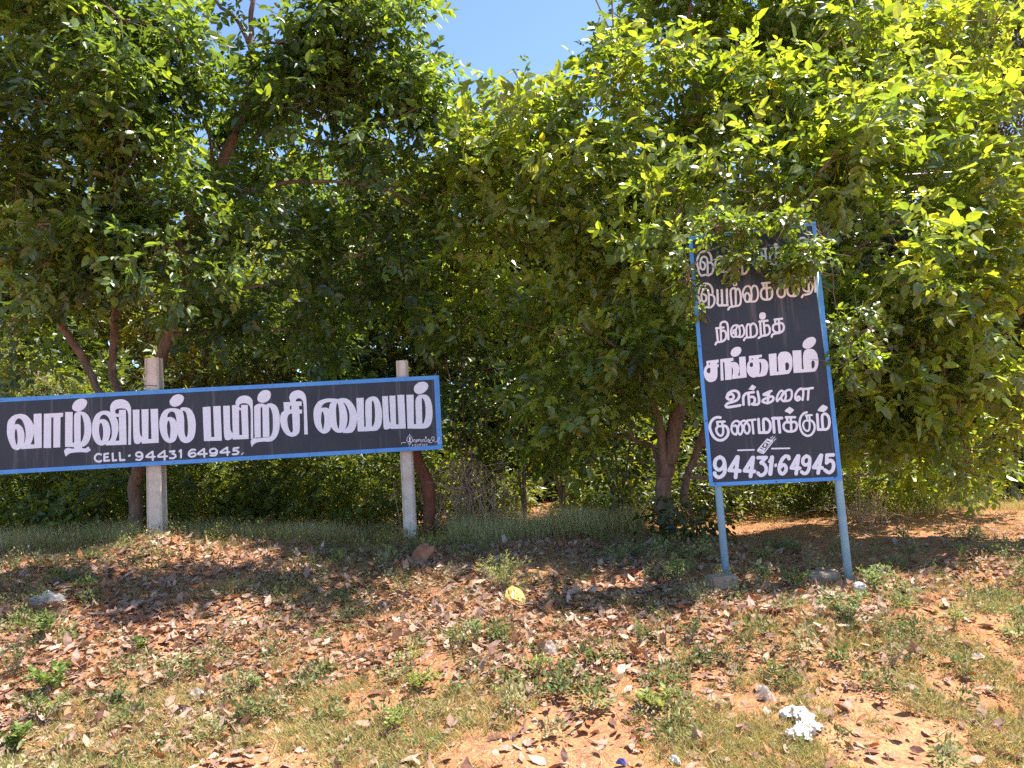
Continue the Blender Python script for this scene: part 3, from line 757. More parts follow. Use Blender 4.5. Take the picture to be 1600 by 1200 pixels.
def sprigs(c, out, r, ln=.42, nleaf=6, npair=2, L=.09, rach=.11, droop=.25, updir=.5, spread=.9):
    """compound leaves along shoots; returns leaflet positions, directions, normals, lengths, shoot index"""
    n = len(c); UP = np.array([0,0,1.])
    s = unit(out*.7+UP*updir*.6+r.normal(0,.45,(n,3)))
    Ps, Ds, Ns, Ls, Id = [], [], [], [], []
    ph = r.uniform(0, 6.28, n); a1 = unit(np.cross(s, UP+.01)); a2 = np.cross(s, a1)
    for k in range(nleaf):
        t = (k+.6)/nleaf
        pos = c+s*ln*t-UP*(droop*.35*t*t*ln)[...,None] if hasattr(droop, 'shape') else c+s*ln*t-UP*droop*.35*t*t*ln
        an = ph+k*2.4; side = a1*np.cos(an)[:,None]+a2*np.sin(an)[:,None]
        rd = unit(s*(.35+.5*t)+side*spread-UP*droop+r.normal(0,.18,(n,3)))
        nn = unit(UP*.75+out*.35+r.normal(0,.38,(n,3))); nn = unit(nn-rd*np.sum(nn*rd,1,keepdims=True)); sd = np.cross(nn, rd)
        for j in range(npair+1):
            if j == npair: opts = [0]
            else: opts = [-1, 1]
            for sg in opts:
                keep = r.random(n) > .10
                f = (j+1)/(npair+1)
                p = pos+rd*rach*f-UP*(rach*.25*f*f)
                dd = unit(rd*(1.0 if sg == 0 else .55)+sd*sg*.85-UP*.22+r.normal(0,.14,(n,3)))
                ll = L*(1.08 if sg == 0 else .82+.12*f)*r.uniform(.75,1.2,n)
                Ps.append(p[keep]); Ds.append(dd[keep]); Ns.append((nn+r.normal(0,.30,(n,3)))[keep]); Ls.append(ll[keep]); Id.append(np.arange(n)[keep])
    return [np.concatenate(a) for a in (Ps, Ds, Ns, Ls, Id)]

def blob_shoots(blobs, r, dens, crad=.30, per=13):
    """clumps of shoots spread through ellipsoid blobs"""
    C, O, CC = [], [], []
    for b in blobs:
        c, rad = np.array(b[0]), np.array(b[1]); k = b[2] if len(b) > 2 else 1.0
        n = max(3, int(dens*k*(rad[0]*rad[1]*rad[2])**(2/3)*4))
        dr = rand_dirs(n, r); rr = r.uniform(.35,1,n)**.6
        cc = c+dr*rad*rr[:,None]; CC.append((c, cc))
        q = np.repeat(cc, per, 0)+rand_dirs(n*per, r)*crad*r.uniform(.2,1,(n*per,1))*np.array([1,1,.75])
        C.append(q); O.append(unit((q-np.repeat(cc, per, 0))*2.0+(q-c)*.55))
    return np.concatenate(C), np.concatenate(O), CC

GREENS = np.array([1.33,1.25,1.5])*np.array([[.060,.105,.020],[.080,.140,.022],[.050,.092,.024],[.110,.175,.024],[.075,.118,.028]])
def leaf_cols(n, r, base=GREENS, var=.18, yellow=.02, ids=None):
    if ids is not None:
        m = ids.max()+1; pick = r.integers(0, len(base), m)[ids]; br = r.normal(1, var, m)[ids]
    else: pick = r.integers(0, len(base), n); br = np.ones(n)
    c = base[pick]*(br*r.normal(1, var*.6, n))[:,None]
    y = r.random(n) < yellow; c[y] = np.array([.26,.25,.03])
    return np.clip(c, .008, .8)

leaf_variants = {}
def single_leaves(parent, P, Dv, Nv, L, cols, wid, count, m, r):
    """the leaves that show largest: objects of their own; returns the mask of those left over"""
    q = proj(P); dist = np.linalg.norm(P-CAM, axis=1)
    ok = (q[:,0] > 5) & (q[:,0] < 1595) & (q[:,1] > 5) & (q[:,1] < 1190)
    score = np.where(ok, L/dist, -1); idx = np.argsort(-score)[:count]
    key = parent.name
    meshes = []
    for i in range(6):
        c = cols[r.integers(0, len(cols))]
        me = mesh_np('leaf', T8_V*np.array([1,wid,1]), T8_F, np.repeat(c[None], 8, 0)); me.materials.append(m); meshes.append(me)
    Dn = unit(Dv[idx]); Nn = unit(Nv[idx]-Dn*np.sum(Nv[idx]*Dn,1,keepdims=True)); S = np.cross(Nn, Dn)
    for a, i in enumerate(idx):
        o = bpy.data.objects.new('leaf', meshes[a % 6]); COL.objects.link(o); o.parent = parent
        o.matrix_parent_inverse = Matrix.Translation(-Vector(parent.location))
        Lh = L[i]
        o.matrix_basis = Matrix(((Dn[a][0]*Lh, S[a][0]*Lh, Nn[a][0]*Lh, P[i][0]), (Dn[a][1]*Lh, S[a][1]*Lh, Nn[a][1]*Lh, P[i][1]), (Dn[a][2]*Lh, S[a][2]*Lh, Nn[a][2]*Lh, P[i][2]), (0,0,0,1)))
    keep = np.ones(len(P), bool); keep[idx] = False
    return keep

def make_tree(name, base, stems, blobs, label, cat='tree', group=None, dens=5, crad=.3, per=13, seed=1, leaf=M['leaf'],
              cols=GREENS, yellow=.02, singles=0, TV=(T8_V,T8_F), wid=1.0, twigs=True, bark=M['bark'], attach=None, sp={}, clip=None):
    r = np.random.default_rng(seed); root = empty(name, tuple(base)); tag(root, label, cat, group)
    nodes = []
    for k, (pts, rad) in enumerate(stems):
        P = smooth3(pts, 5); R = np.interp(np.linspace(0,1,len(P)), np.linspace(0,1,len(rad)), rad)
        P = [p+r.normal(0,.008,3) for p in P]
        mb = MB(); mb.tube(P, list(R), 10 if R.max() > .04 else 6); mb.build('trunk' if k == 0 else 'limb', bark, root, smooth=True)
        nodes += list(zip(P[1:], R[1:]))
    c, out, CC = blob_shoots(blobs, r, dens, crad, per)
    NP = np.array([p for p, _ in nodes]); NR = np.array([q for _, q in nodes])
    mb = MB()
    if twigs:
        for bc, cc in CC:
            i = np.argmin(np.linalg.norm(NP-bc, axis=1)+np.maximum(0, NP[:,2]-bc[2])*1.0)
            s0 = NP[i]; r0 = min(NR[i]*.6, .03)
            mid = (s0+bc)/2+r.normal(0,.07,3)
            mb.tube(smooth3([s0, mid, bc], 3), list(np.linspace(r0, max(r0*.5,.008), 7)), 5, False)
            for q in cc:
                m2 = (bc+q)/2+r.normal(0,.06,3)+np.array([0,0,.04])
                mb.tube([bc, m2, q], [.009,.006,.0035], 3, False)
        step = max(1, len(c)//900)
        k0 = np.concatenate([np.repeat(cc, per, 0) for _, cc in CC])
        for i in range(0, len(c), step): mb.tube([k0[i], c[i], c[i]+out[i]*.2], [.0035,.0025,.0015], 3, False)
        if mb.v: tag(mb.build('branches', M['twig'], root), kind='stuff')
    P, Dv, Nv, L, ids = sprigs(c, out, r, **sp)
    if clip is not None:
        k = clip(P); P, Dv, Nv, L, ids = P[k], Dv[k], Nv[k], L[k], ids[k]
    cl_ = leaf_cols(len(P), r, cols, yellow=yellow, ids=ids)
    if singles:
        keep = single_leaves(root, P, Dv, Nv, L, cols, wid, singles, leaf, r)
        P, Dv, Nv, L, cl_ = P[keep], Dv[keep], Nv[keep], L[keep], cl_[keep]
    me = leaf_mesh('foliage', P, Dv, Nv, L, wid, cl_, *TV)
    tag(link('foliage', me, leaf, root), kind='stuff')
    return root, len(P)
def B(px, py, D, rx, ry=None, rz=None, k=1.0):
    return (at(px, py, D), (rx, rx*.72 if ry is None else ry, rx*.8 if rz is None else rz), k)
nleaves = 0
def gpt(px, D):                          # ground point below a column of the picture, D metres ahead
    p = at(px, 700, D); return np.array([p[0], p[1], gz(p[0], p[1])-.03])

# --- left tree
b0 = gpt(212, 9.0)
T = lambda L_, D: [at(a, b, D) for a, b in L_]
stems = [([b0]+T([(212,790),(215,740),(232,640),(258,540),(285,465),(300,400),(318,340),(335,285),(360,225),(380,170),(395,110),(392,70)], 9.0), [.085,.08,.075,.072,.08,.075,.07,.065,.058,.05,.04]),
 (T([(392,75),(393,30),(398,-30),(410,-90)], 9.0), [.035,.03,.02]),
 (T([(390,72),(372,35),(345,10),(320,-20)], 9.0), [.028,.022,.018]),
 (T([(395,72),(430,66),(480,68),(520,92),(560,130)], 8.7), [.02,.016,.01]),
 ([at(220,700,9.0)]+T([(180,600),(176,555),(180,500),(183,440),(190,380),(200,330)], 9.1), [.05,.045,.045,.04,.03]),
 ([at(216,720,9.0)]+T([(160,625),(140,580),(118,540),(90,500),(60,470),(30,450),(-20,415)], 8.6), [.045,.04,.045,.04,.035,.03]),
 (T([(300,400),(270,372),(236,338),(205,292),(182,262),(180,200),(170,130),(165,60)], 8.6), [.04,.045,.045,.035,.03,.025]),
 (T([(330,300),(330,230),(322,190),(305,150)], 9.1), [.025,.02,.012]),
 (T([(335,290),(400,300),(440,286),(520,284),(600,295),(650,320)], 8.8), [.03,.03,.022,.016,.01]),
 (T([(200,290),(160,220),(120,160),(85,130)], 8.3), [.028,.025,.015]),
 (T([(258,520),(262,480),(255,430),(262,380)], 9.2), [.03,.025,.02]),
]
bl = [B(60,40,7.6,1.0),B(190,30,7.6,1.0),B(300,-30,9.9,.9),B(470,40,8.8,1.0),B(590,60,8.8,.85),B(640,110,8.9,.55),B(610,190,8.7,.7),B(600,265,9.6,.6),B(670,215,9.2,.45),B(500,190,8.9,.9),
      B(390,130,10.1,.8),B(420,260,10.4,.8),B(70,190,9.3,.8),B(190,110,9.8,.7),B(230,160,8.8,.75),B(110,170,7.6,.95),B(20,230,7.6,.8),B(180,290,7.8,.85),B(60,350,7.6,.8),B(330,340,8.2,.45,k=1.1),B(250,380,7.7,.6),
      B(560,400,9.0,.75),B(440,440,8.9,.7),B(620,330,9.2,.6),B(130,430,8.4,.65),B(20,500,8.2,.6),B(360,480,9.3,.55),B(520,520,9.3,.6,k=.8),B(640,480,9.2,.5),
      B(100,-110,9.2,.9),B(300,-140,9.4,.9),B(520,-110,9.4,.8),B(640,-240,7.0,.5),B(-120,80,8.2,1.1),B(-130,300,8.2,1.0)]  # the nearest high blob is out of frame, added to shade the ground
_, n_ = make_tree('leafy_tree', b0, stems, bl, 'tall leafy tree with brown forking limbs, spreading behind and above the long board', TV=(T4_V,T4_F), dens=4.0, seed=11, singles=280, wid=1.15, sp=dict(L=.105, ln=.45, rach=.13),
    cols=np.array([1.38,1.32,1.5])*np.array([[.050,.090,.022],[.062,.110,.022],[.042,.078,.024],[.090,.145,.024]]), yellow=.004)
nleaves += n_
# --- right tree
b1 = gpt(1036, 8.3)
stems = [([b1]+T([(1036,775),(1045,720),(1056,660),(1060,600),(1063,520),(1070,420),(1085,300),(1095,200),(1085,110),(1078,40),(1075,-30)], 8.2), [.095,.085,.085,.08,.06,.045,.035,.028,.02]),
 (T([(1040,745),(1034,690),(1024,640),(1008,600),(985,560),(970,500),(940,430),(900,330)], 8.15), [.05,.05,.045,.04,.03,.02]),
 (T([(1070,790),(1074,745),(1092,695),(1110,640),(1130,560),(1160,450),(1190,330)], 8.3), [.045,.04,.045,.04,.03,.02]),
 (T([(1025,800),(1028,760),(1022,700),(990,690),(985,660)], 8.4), [.03,.025,.02]),
 (T([(1160,420),(1155,300),(1150,220),(1155,140),(1150,60)], 7.6), [.022,.02,.015,.01]),
 (T([(1155,240),(1200,170),(1240,110),(1290,50),(1350,-20)], 7.3), [.014,.013,.01,.007]),
 (T([(1190,230),(1230,150),(1270,90),(1320,60),(1380,20)], 7.3), [.012,.01,.007]),
 (T([(1070,400),(1030,300),(1000,210),(980,130),(960,60)], 8.0), [.025,.02,.015]),
 (T([(1110,600),(1200,480),(1320,400),(1420,330),(1500,280)], 7.4), [.028,.022,.018,.012]),
 (T([(985,560),(930,520),(890,510),(860,540)], 7.6), [.018,.012,.008]),
]
sunny = np.array([1.36,1.22,1.6])*np.array([[.085,.145,.018],[.105,.175,.020],[.065,.120,.022],[.135,.205,.026],[.115,.17,.034]])
br_ = [B(880,230,7.6,.8),B(960,160,7.6,.75),B(1040,60,8.6,.95),B(1180,60,8.4,1.0),B(1300,20,8.2,.9),B(1080,190,7.8,.85),B(1210,190,7.6,.85),B(1330,140,7.4,.8),
       B(780,330,8.2,.65),B(860,380,7.8,.7),B(960,330,7.2,.7),B(1060,330,6.9,.6),B(1170,300,6.6,.55),B(1280,270,6.4,.6),B(1400,240,7.1,.75),B(1450,120,7.8,.8),B(1520,270,7.2,.75),
       B(1380,380,6.5,.55),B(1480,420,6.7,.6),B(1580,380,6.9,.6),B(1420,520,6.6,.5),B(1540,540,6.5,.5),B(1600,620,6.6,.42),B(1380,580,6.8,.36),
       B(900,470,8.0,.5,k=.8),B(990,440,7.4,.45),B(830,290,8.2,.5),B(1110,-80,9.0,1.1),B(1330,-120,9.0,1.1),B(1560,30,8.2,.8,k=.7),
       B(960,560,8.4,.40,k=.7),B(850,560,8.9,.45,k=.6),B(1180,470,7.2,.5),B(1330,480,6.9,.35),B(1000,520,7.4,.42),B(1050,570,7.35,.30),B(920,610,7.9,.42),B(890,690,8.3,.3),B(1350,680,8.3,.32),B(1430,700,8.5,.34),B(1550,710,8.8,.42),B(1400,650,7.4,.35),B(1340,620,7.2,.3),B(1460,600,7.2,.4),B(830,-330,6.6,.7),B(950,-290,6.6,.75),B(735,235,8.6,.42),B(800,190,8.3,.36),B(700,300,8.8,.5),B(740,400,8.6,.55),B(760,500,8.8,.5)]  # the two highest blobs are out of frame, added to shade the bank
# small spray hanging in front of the top of the tall board and past its right edge
bs_ = [B(1125,350,5.62,.15,.10,.05,1.0),B(1160,368,5.60,.11,.06,.06,1.6),B(1230,340,5.50,.17,.10,.07,1.2),B(1160,405,5.62,.07,.04,.06,2.2),B(1222,425,5.56,.07,.04,.08,2.8),
       B(1280,390,5.5,.13,.12,.14,2.2),B(1080,420,5.7,.10,.12,.2,2.0),B(1320,560,5.62,.14,.14,.12,2),B(1340,520,5.8,.2,.2,.15,2),B(1248,400,5.52,.05,.04,.05,3)]
def clipR(P):
    q = BR.p(BR.W/2, 0, 0); s = (P-q)@BR.n                # keep the foliage off the face of the board
    a = (P-BR.tl)@BR.u; b = (P-BR.tl)@BR.v
    inside = (a > -.03) & (a < BR.W+.03) & (b > -.02) & (b < BR.H)
    hang = inside & (s > .03) & (b > .02)
    return ~((inside & (np.abs(s) < .05)) | hang)
_, n_ = make_tree('leafy_tree', b1, stems, br_, 'broad bright green leafy tree with reddish trunk, its leaves hanging over the tall board', TV=(T4_V,T4_F), dens=4.4, seed=21, singles=290, wid=1.2, sp=dict(L=.102, ln=.42, rach=.12),
    cols=sunny, yellow=.012, clip=clipR)
nleaves += n_
_, n_ = make_tree('creeper', at(1060,440,6.0), [(T([(1060,440),(1072,420),(1078,400),(1090,370),(1160,340),(1240,335),(1290,380),(1310,500)], 6.0), [.008,.006,.005,.004])],
    bs_, 'green creeper with dry white flowers draped across the top of the tall board', 'creeper', dens=9, crad=.10, per=7, seed=31, singles=250,
    cols=np.array([[.075,.125,.022],[.10,.165,.024],[.13,.20,.028]]), wid=1.35, sp=dict(ln=.11, nleaf=4, npair=1, L=.055, rach=.045, droop=.6), clip=lambda P: ((P-BR.tl)@BR.n > .012) | ((P-BR.tl)@BR.u > BR.W) | ((P-BR.tl)@BR.u < 0))
nleaves += n_
# drooping branch at the right edge
_, n_ = make_tree('hanging_branch', at(1500,600,6.6), [(T([(1470,560),(1490,640),(1505,690),(1510,740)],6.6), [.008,.006,.004])],
    [B(1500,640,6.6,.16,k=2),B(1475,690,6.6,.12,k=1.6),B(1530,700,6.6,.12,k=2),B(1500,745,6.6,.09,k=2)], 'leafy branch drooping low against deep shade at right edge', 'branch', dens=7, crad=.12, per=6, seed=33,
    cols=sunny, singles=60, sp=dict(ln=.2, nleaf=4, npair=1, L=.08, rach=.07, droop=.7))
nleaves += n_
# --- small-leaved big tree, upper right
b2 = gpt(1560, 14)
_, n_ = make_tree('leafy_tree', b2, [([b2]+T([(1570,640),(1560,500),(1580,350),(1550,200),(1560,60)],13.5), [.2,.18,.15,.12,.08])],
    [B(1500,40,12.5,1.4),B(1590,150,12.3,1.4),B(1560,300,12.4,1.3),B(1620,450,12,1.3),B(1480,180,13,1.2),B(1660,0,12.6,1.6),B(1640,600,12,1.2),B(1430,30,13.5,1.2)],
    'large dark tree with fine drooping leaves in upper right corner', dens=3.6, crad=.45, per=14, seed=41, TV=(T2_V,T2_F), leaf=M['fine_leaf'],
    cols=np.array([[.06,.085,.028],[.09,.11,.05],[.045,.07,.025],[.12,.125,.06]]), wid=.7, sp=dict(ln=.5, nleaf=7, npair=3, L=.10, rach=.2, droop=.7))
nleaves += n_
# --- background trees
k = 0
for px, D, top, w, lab in [(20,12.5,330,1.5,'background tree at far left behind the long board'), (330,13.5,380,1.5,'background tree between the forking limbs, sunlit leaves low down'),
                      (560,12.5,360,1.4,'background tree above right half of the long board'), (760,13.0,290,1.5,'background tree below the patch of open sky'),
                      (960,14.0,300,1.5,'background tree behind trunks of the right tree'), (1230,12.5,420,1.5,'background tree hidden in shade behind the tall board'), (1440,12.2,330,1.5,'background tree behind right tree and drooping branch')]:
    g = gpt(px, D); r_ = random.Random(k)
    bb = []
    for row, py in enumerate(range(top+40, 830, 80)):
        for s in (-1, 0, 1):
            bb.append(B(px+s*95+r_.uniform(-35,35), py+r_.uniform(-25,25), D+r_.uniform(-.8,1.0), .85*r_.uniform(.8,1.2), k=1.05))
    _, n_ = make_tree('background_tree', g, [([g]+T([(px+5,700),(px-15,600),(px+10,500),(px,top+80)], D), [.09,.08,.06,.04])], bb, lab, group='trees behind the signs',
        dens=3.3, crad=.42, per=12, seed=50+k, TV=(T2_V,T2_F), cols=GREENS*np.array([.85,.74,.85]) if k % 2 else GREENS*.62, yellow=.01, wid=1.15, sp=dict(ln=.5, nleaf=6, npair=2, L=.12))  # leaf colours darkened to imitate deep shade under the trees
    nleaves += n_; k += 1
# far wood that closes the view
g = gpt(800, 24)
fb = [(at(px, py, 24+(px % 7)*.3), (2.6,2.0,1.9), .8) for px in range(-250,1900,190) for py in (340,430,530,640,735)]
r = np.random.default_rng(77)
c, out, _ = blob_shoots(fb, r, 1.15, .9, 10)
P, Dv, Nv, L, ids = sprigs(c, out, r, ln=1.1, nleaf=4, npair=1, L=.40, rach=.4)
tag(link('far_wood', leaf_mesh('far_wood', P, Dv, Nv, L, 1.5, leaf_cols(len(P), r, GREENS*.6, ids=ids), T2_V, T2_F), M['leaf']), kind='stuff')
nleaves += len(P)

# --- bushes with fern-like leaves under the trees
NEEM = np.array([[.10,.15,.028],[.14,.20,.032],[.07,.11,.025],[.18,.23,.045]])  # leaf colours lightened so the bushes look sunlit
neem_sp = dict(ln=.32, nleaf=5, npair=6, L=.074, rach=.28, droop=.5)
k = 0
for px, py, D, rx, rz, lab in [(20,770,10.3,.55,.45,'fern-leaved bush below left end of the long board'),(115,735,10.6,.6,.55,'fern-leaved bush with pale sunlit leaves below the first letters'),(60,590,11,.7,.45,'sunlit fern-leaved bush above left end of the long board'),
        (300,770,9.9,.5,.42,'bright fern-leaved bush just right of the thicker concrete post'),(390,745,10.3,.5,.45,'yellow-green fern-leaved bush under middle of the long board'),(490,750,10.4,.5,.5,'glossy leafy bush under right half of the long board'),
        (580,770,10.0,.4,.35,'low leafy bush left of the thinner concrete post'),(1185,785,9.6,.35,.3,'fern-leaved bush seen between the two light blue pipes'),(1265,770,10.0,.42,.35,'darker fern-leaved bush beside the right pipe'),
        (1360,700,9.6,.5,.6,'large fern-leaved bush to the right of the tall board'),(1430,740,9.8,.42,.4,'fern-leaved bush behind the drooping branch'),(1370,790,9.4,.3,.2,'low yellow-green bush on the dry grass edge at right'),
        (1500,780,10.2,.35,.25,'low bush at foot of the deep shade at right'),(1570,690,10.8,.6,.7,'dark fern-leaved bush at right edge of the picture')]:
    c0 = at(px, py, D); g = np.array([c0[0], c0[1], gz(c0[0], c0[1])-.02])
    h = c0[2]-g[2]; rx *= 1.1
    bb = [(c0, (rx, rx*.8, rz), 1.2)] + ([((c0+g)/2, (rx*.8, rx*.7, h*.45), .8)] if h > rz else [])
    st = [([g, (g+c0)/2+np.array([.05*s,0,0]), c0+np.array([.15*s,0,.1])], [.014,.01,.006]) for s in (-1,0,1)]
    _, n_ = make_tree('leafy_bush', g, st, bb, lab, 'bush', 'bushes under the trees', dens=7, crad=.24, per=8, seed=80+k, TV=(T2_V,T2_F), leaf=M['fine_leaf'],
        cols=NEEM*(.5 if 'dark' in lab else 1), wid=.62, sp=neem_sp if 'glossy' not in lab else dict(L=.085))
    nleaves += n_; k += 1
# broad-leaved shrubs: at the foot of the right tree, and the tangle between the signs
for px, py, D, rx, rz, lab, cc in [(1080,800,7.7,.36,.20,'dark broad-leaved shrub at foot of the right tree',.55),(760,650,9.6,.7,.5,'leafy tangle right of the long board',.8),(870,640,9.5,.6,.5,'broad-leaved shrub with pale leaves left of the right tree',.9),
        (960,700,8.8,.45,.40,'shrub with large round leaves against the right tree trunk',.85),(720,560,9.4,.5,.4,'leaf-laden shrub reaching over the top right corner of the long board',.8),(800,480,9.6,.6,.4,'upper shrub in the gap between the two signs',1.0)]:
    c0 = at(px, py, D); g = np.array([c0[0], c0[1], gz(c0[0], c0[1])-.02])
    st = [([g, (g+c0)/2+np.array([.08*s,0,0]), c0+np.array([.2*s,0,.1])], [.02,.014,.008]) for s in (-1,0,1)]
    _, n_ = make_tree('leafy_shrub', g, st, [(c0,(rx,rx*.7,rz),1.1)], lab, 'shrub', 'shrubs between the signs', dens=5.5, crad=.25, per=10, seed=120+int(px), TV=(T4_V,T4_F), cols=GREENS*cc*.8, yellow=.015, wid=1.15,
        sp=dict(ln=.35, nleaf=5, npair=1, L=.095, droop=.5))
    nleaves += n_

# undergrowth closing the ground under the trees
r = np.random.default_rng(91); n = 4300
px = r.uniform(-120, 1720, n); D = np.where(px < 650, r.uniform(9.1, 12.5, n), r.uniform(9.5, 12.5, n))+np.where(px > 1300, 1.0, 0)
px = np.where((px > 815) & (px < 880), px+90, px)
X = (px-800)/F_PX*D; h = r.random(n)**1.2*1.15*np.clip(vnoise(X, D, 1.2, 95)*1.9, .2, 1.4)*np.clip((D-8.3)/1.6, .15, 1)
c = np.stack([X, D, ground(X, D)+h], 1); out = unit(np.stack([r.normal(0,.6,n), -np.ones(n)*.7, np.ones(n)*.5], 1))
P, Dv, Nv, L, ids = sprigs(c, out, r, ln=.38, nleaf=5, npair=2, L=.10)
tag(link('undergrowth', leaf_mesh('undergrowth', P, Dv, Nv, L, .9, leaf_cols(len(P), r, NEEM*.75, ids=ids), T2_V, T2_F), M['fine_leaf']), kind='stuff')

# dry tangle of bare stems between the signs
def dry_bush(px, py, D, rx, rz, n, label, seed):
    r = np.random.default_rng(seed); c0 = at(px, py, D); g = np.array([c0[0], c0[1], gz(c0[0], c0[1])])
    root = empty('dry_bush', tuple(g)); tag(root, label, 'bush'); mb = MB()
    for i in range(n):
        a = g+np.array([r.normal(0,rx*.5), r.normal(0,.25), 0]); h = (c0[2]-g[2]+rz)*r.uniform(.5,1.1)
        b = a+np.array([r.normal(0,rx*.6), r.normal(0,.3), h]); m = (a+b)/2+r.normal(0,.15,3)+np.array([0,0,.1]); e = b+np.array([r.normal(0,.25), r.normal(0,.15), -abs(r.normal(0,.25))])
        mb.tube(smooth3([a,m,b,e], 4), list(np.linspace(.006,.0015,13)), 3, False)
    mb.build('stems', M['straw'], root); return root
dry_bush(725,745,9.2,.55,.15,110,'tangle of bare dry reddish stems right of the crooked stake', 1)
dry_bush(1350,790,8.8,.3,.0,40,'arching tuft of dry brown stems beside the right pipe', 2)

# ------------------------------------------------------------------ ground cover
def scatter(n, y0, y1, dens, r, pw=1.0):
    """random ground positions, denser near, kept by a density function"""
    y = y0+(y1-y0)*r.random(n)**pw; x = (r.random(n)*2-1)*(.74*y+.35); k = r.random(n) < dens(x, y)
    x, y = x[k], y[k]; return np.stack([x, y, ground(x, y)], 1)
def px_mask(x, y): 
    return vnoise(x, y, .8, 21)*.5+vnoise(x, y, 2.3, 22)*.33+vnoise(x, y, 6, 23)*.17
def near_band(y, a, b, s=.4): return 1/(1+np.exp(-(y-a)/s))/(1+np.exp((y-b)/s))
r = np.random.default_rng(200)
# dead leaves
def d_lit(x, y):
    m = vnoise(x, y, 1.1, 31)*.55+vnoise(x, y, 3.2, 32)*.45
    w = np.where(x < .7, 1.5, .8)*near_band(y, 4.45+np.clip(x,-3,3)*.14, 7.6, .25)+.10
    w = w*(1-.7*near_band(y, 5.9, 30, .3)*(x > 1.2))
    return np.clip(w*np.clip((m-.24)*3.6, .10, 1), 0, 1)
P = scatter(62000, 3.0, 8.6, d_lit, r); n = len(P)
DRY = .76*np.array([[.48,.31,.235],[.38,.22,.155],[.58,.42,.32],[.25,.12,.08],[.46,.29,.20],[.40,.25,.19],[.44,.18,.08]])
Dv = rand_dirs(n, r); Dv[:,2] *= .35; Nv = np.array([0,0,1.])+r.normal(0,.34,(n,3)); L = r.uniform(.03,.085,n); P[:,2] += r.uniform(.004,.022,n)
cols = np.clip(DRY[r.integers(0,len(DRY),n)]*r.normal(1,.16,n)[:,None], .03, .8)
q = proj(P); dist = np.linalg.norm(P-CAM, axis=1); ok = (q[:,0] > 5) & (q[:,0] < 1595) & (q[:,1] < 1190)
idx = np.argsort(-np.where(ok, L/dist, -1))[:290]
meshes = []
for i in range(7):
    me = mesh_np('dead_leaf', TC_V*np.array([1,1.05,[.6,1,1.3][i % 3]]), T8_F, np.repeat(DRY[i][None], 8, 0)); me.materials.append(M['litter']); meshes.append(me)
Dn = unit(Dv[idx]); Nn = unit(Nv[idx]-Dn*np.sum(Nv[idx]*Dn,1,keepdims=True)); S = np.cross(Nn, Dn)
for a, i in enumerate(idx):
    o = bpy.data.objects.new('dead_leaf', meshes[a % 7]); COL.objects.link(o); o.parent = GROUND; l = L[i]
    o.matrix_basis = Matrix(((Dn[a][0]*l,S[a][0]*l,Nn[a][0]*l,P[i][0]),(Dn[a][1]*l,S[a][1]*l,Nn[a][1]*l,P[i][1]),(Dn[a][2]*l,S[a][2]*l,Nn[a][2]*l,P[i][2]),(0,0,0,1)))
k = np.ones(n, bool); k[idx] = False
tag(link('leaf_litter', leaf_mesh('leaf_litter', P[k], Dv[k], Nv[k], L[k], 1.05, cols[k], TC_V, T8_F), M['litter'], GROUND), kind='stuff')

# twigs and bits
P = scatter(5000, 3.0, 8.5, lambda x, y: .9+0*x, r); mb = MB()
for p in P[:2600]:
    a = r.uniform(0, 6.28); l = r.uniform(.03,.14); z = .012
    mb.tube([p+np.array([0,0,z]), p+np.array([math.cos(a)*l*.5, math.sin(a)*l*.5, z+r.uniform(0,.03)]), p+np.array([math.cos(a)*l, math.sin(a)*l, z])], [.0018,.0016,.001], 3, False)
tag(mb.build('fallen_twigs', M['straw'], GROUND), kind='stuff')
# pebbles / soil crumbs
P = scatter(9500, 3.0, 7.5, lambda x, y: .8+0*x, r); n = len(P); s = .002+.011*r.random(n)**2.5
OV = np.array([[1,0,0],[-1,0,0],[0,1,0],[0,-1,0],[0,0,.8],[0,0,-.6]]); OF = np.array([[0,2,4],[2,1,4],[1,3,4],[3,0,4],[2,0,5],[1,2,5],[3,1,5],[0,3,5]])
V = P[:,None]+OV[None]*s[:,None,None]*r.uniform(.7,1.3,(n,1,3)); T_ = (OF[None]+np.arange(n)[:,None,None]*6).reshape(-1,3)
cb = np.array([[.42,.22,.12],[.30,.14,.08],[.5,.34,.22]])[r.integers(0,3,n)]
tag(link('soil_crumbs', mesh_np('soil_crumbs', V.reshape(-1,3), T_, np.repeat(cb,6,0)), M['litter'], GROUND), kind='stuff')

# grass
def blades(name, P, r, L0, L1, w, cols, lean=.6):
    n = len(P); a = r.uniform(0, 6.28, n); Dv = np.stack([np.cos(a)*lean*r.random(n), np.sin(a)*lean*r.random(n), np.ones(n)], 1)
    Nv = np.stack([np.cos(a+1.5+r.normal(0,.6,n)), np.sin(a+1.5+r.normal(0,.6,n)), .3*np.ones(n)], 1)
    L = r.uniform(L0, L1, n)
    return tag(link(name, leaf_mesh(name, P, Dv, Nv, L, (w/L), np.clip(cols[r.integers(0,len(cols),n)]*r.normal(1,.15,n)[:,None],.02,.8), TB_V, TB_F), M['grass'], GROUND), kind='stuff')
def d_grass(x, y):
    m = vnoise(x, y, 1.3, 41)*.5+vnoise(x, y, 3.5, 42)*.3+vnoise(x, y, 9, 43)*.2
    return np.clip((m-.43)*8, 0, 1)*near_band(y, 1, 4.75+np.clip(x,-2.5,2.5)*.15+.2*np.sin(x*2.3), .2)
tc = scatter(13000, 2.9, 6.0, d_grass, r, 1.0); kk = r.integers(10, 44, len(tc)); P = np.repeat(tc, kk, 0)
P[:,:2] += r.normal(0, 1, (len(P),2))*np.repeat(r.uniform(.012,.045,len(tc)), kk)[:,None]; P[:,2] = ground(P[:,0], P[:,1])
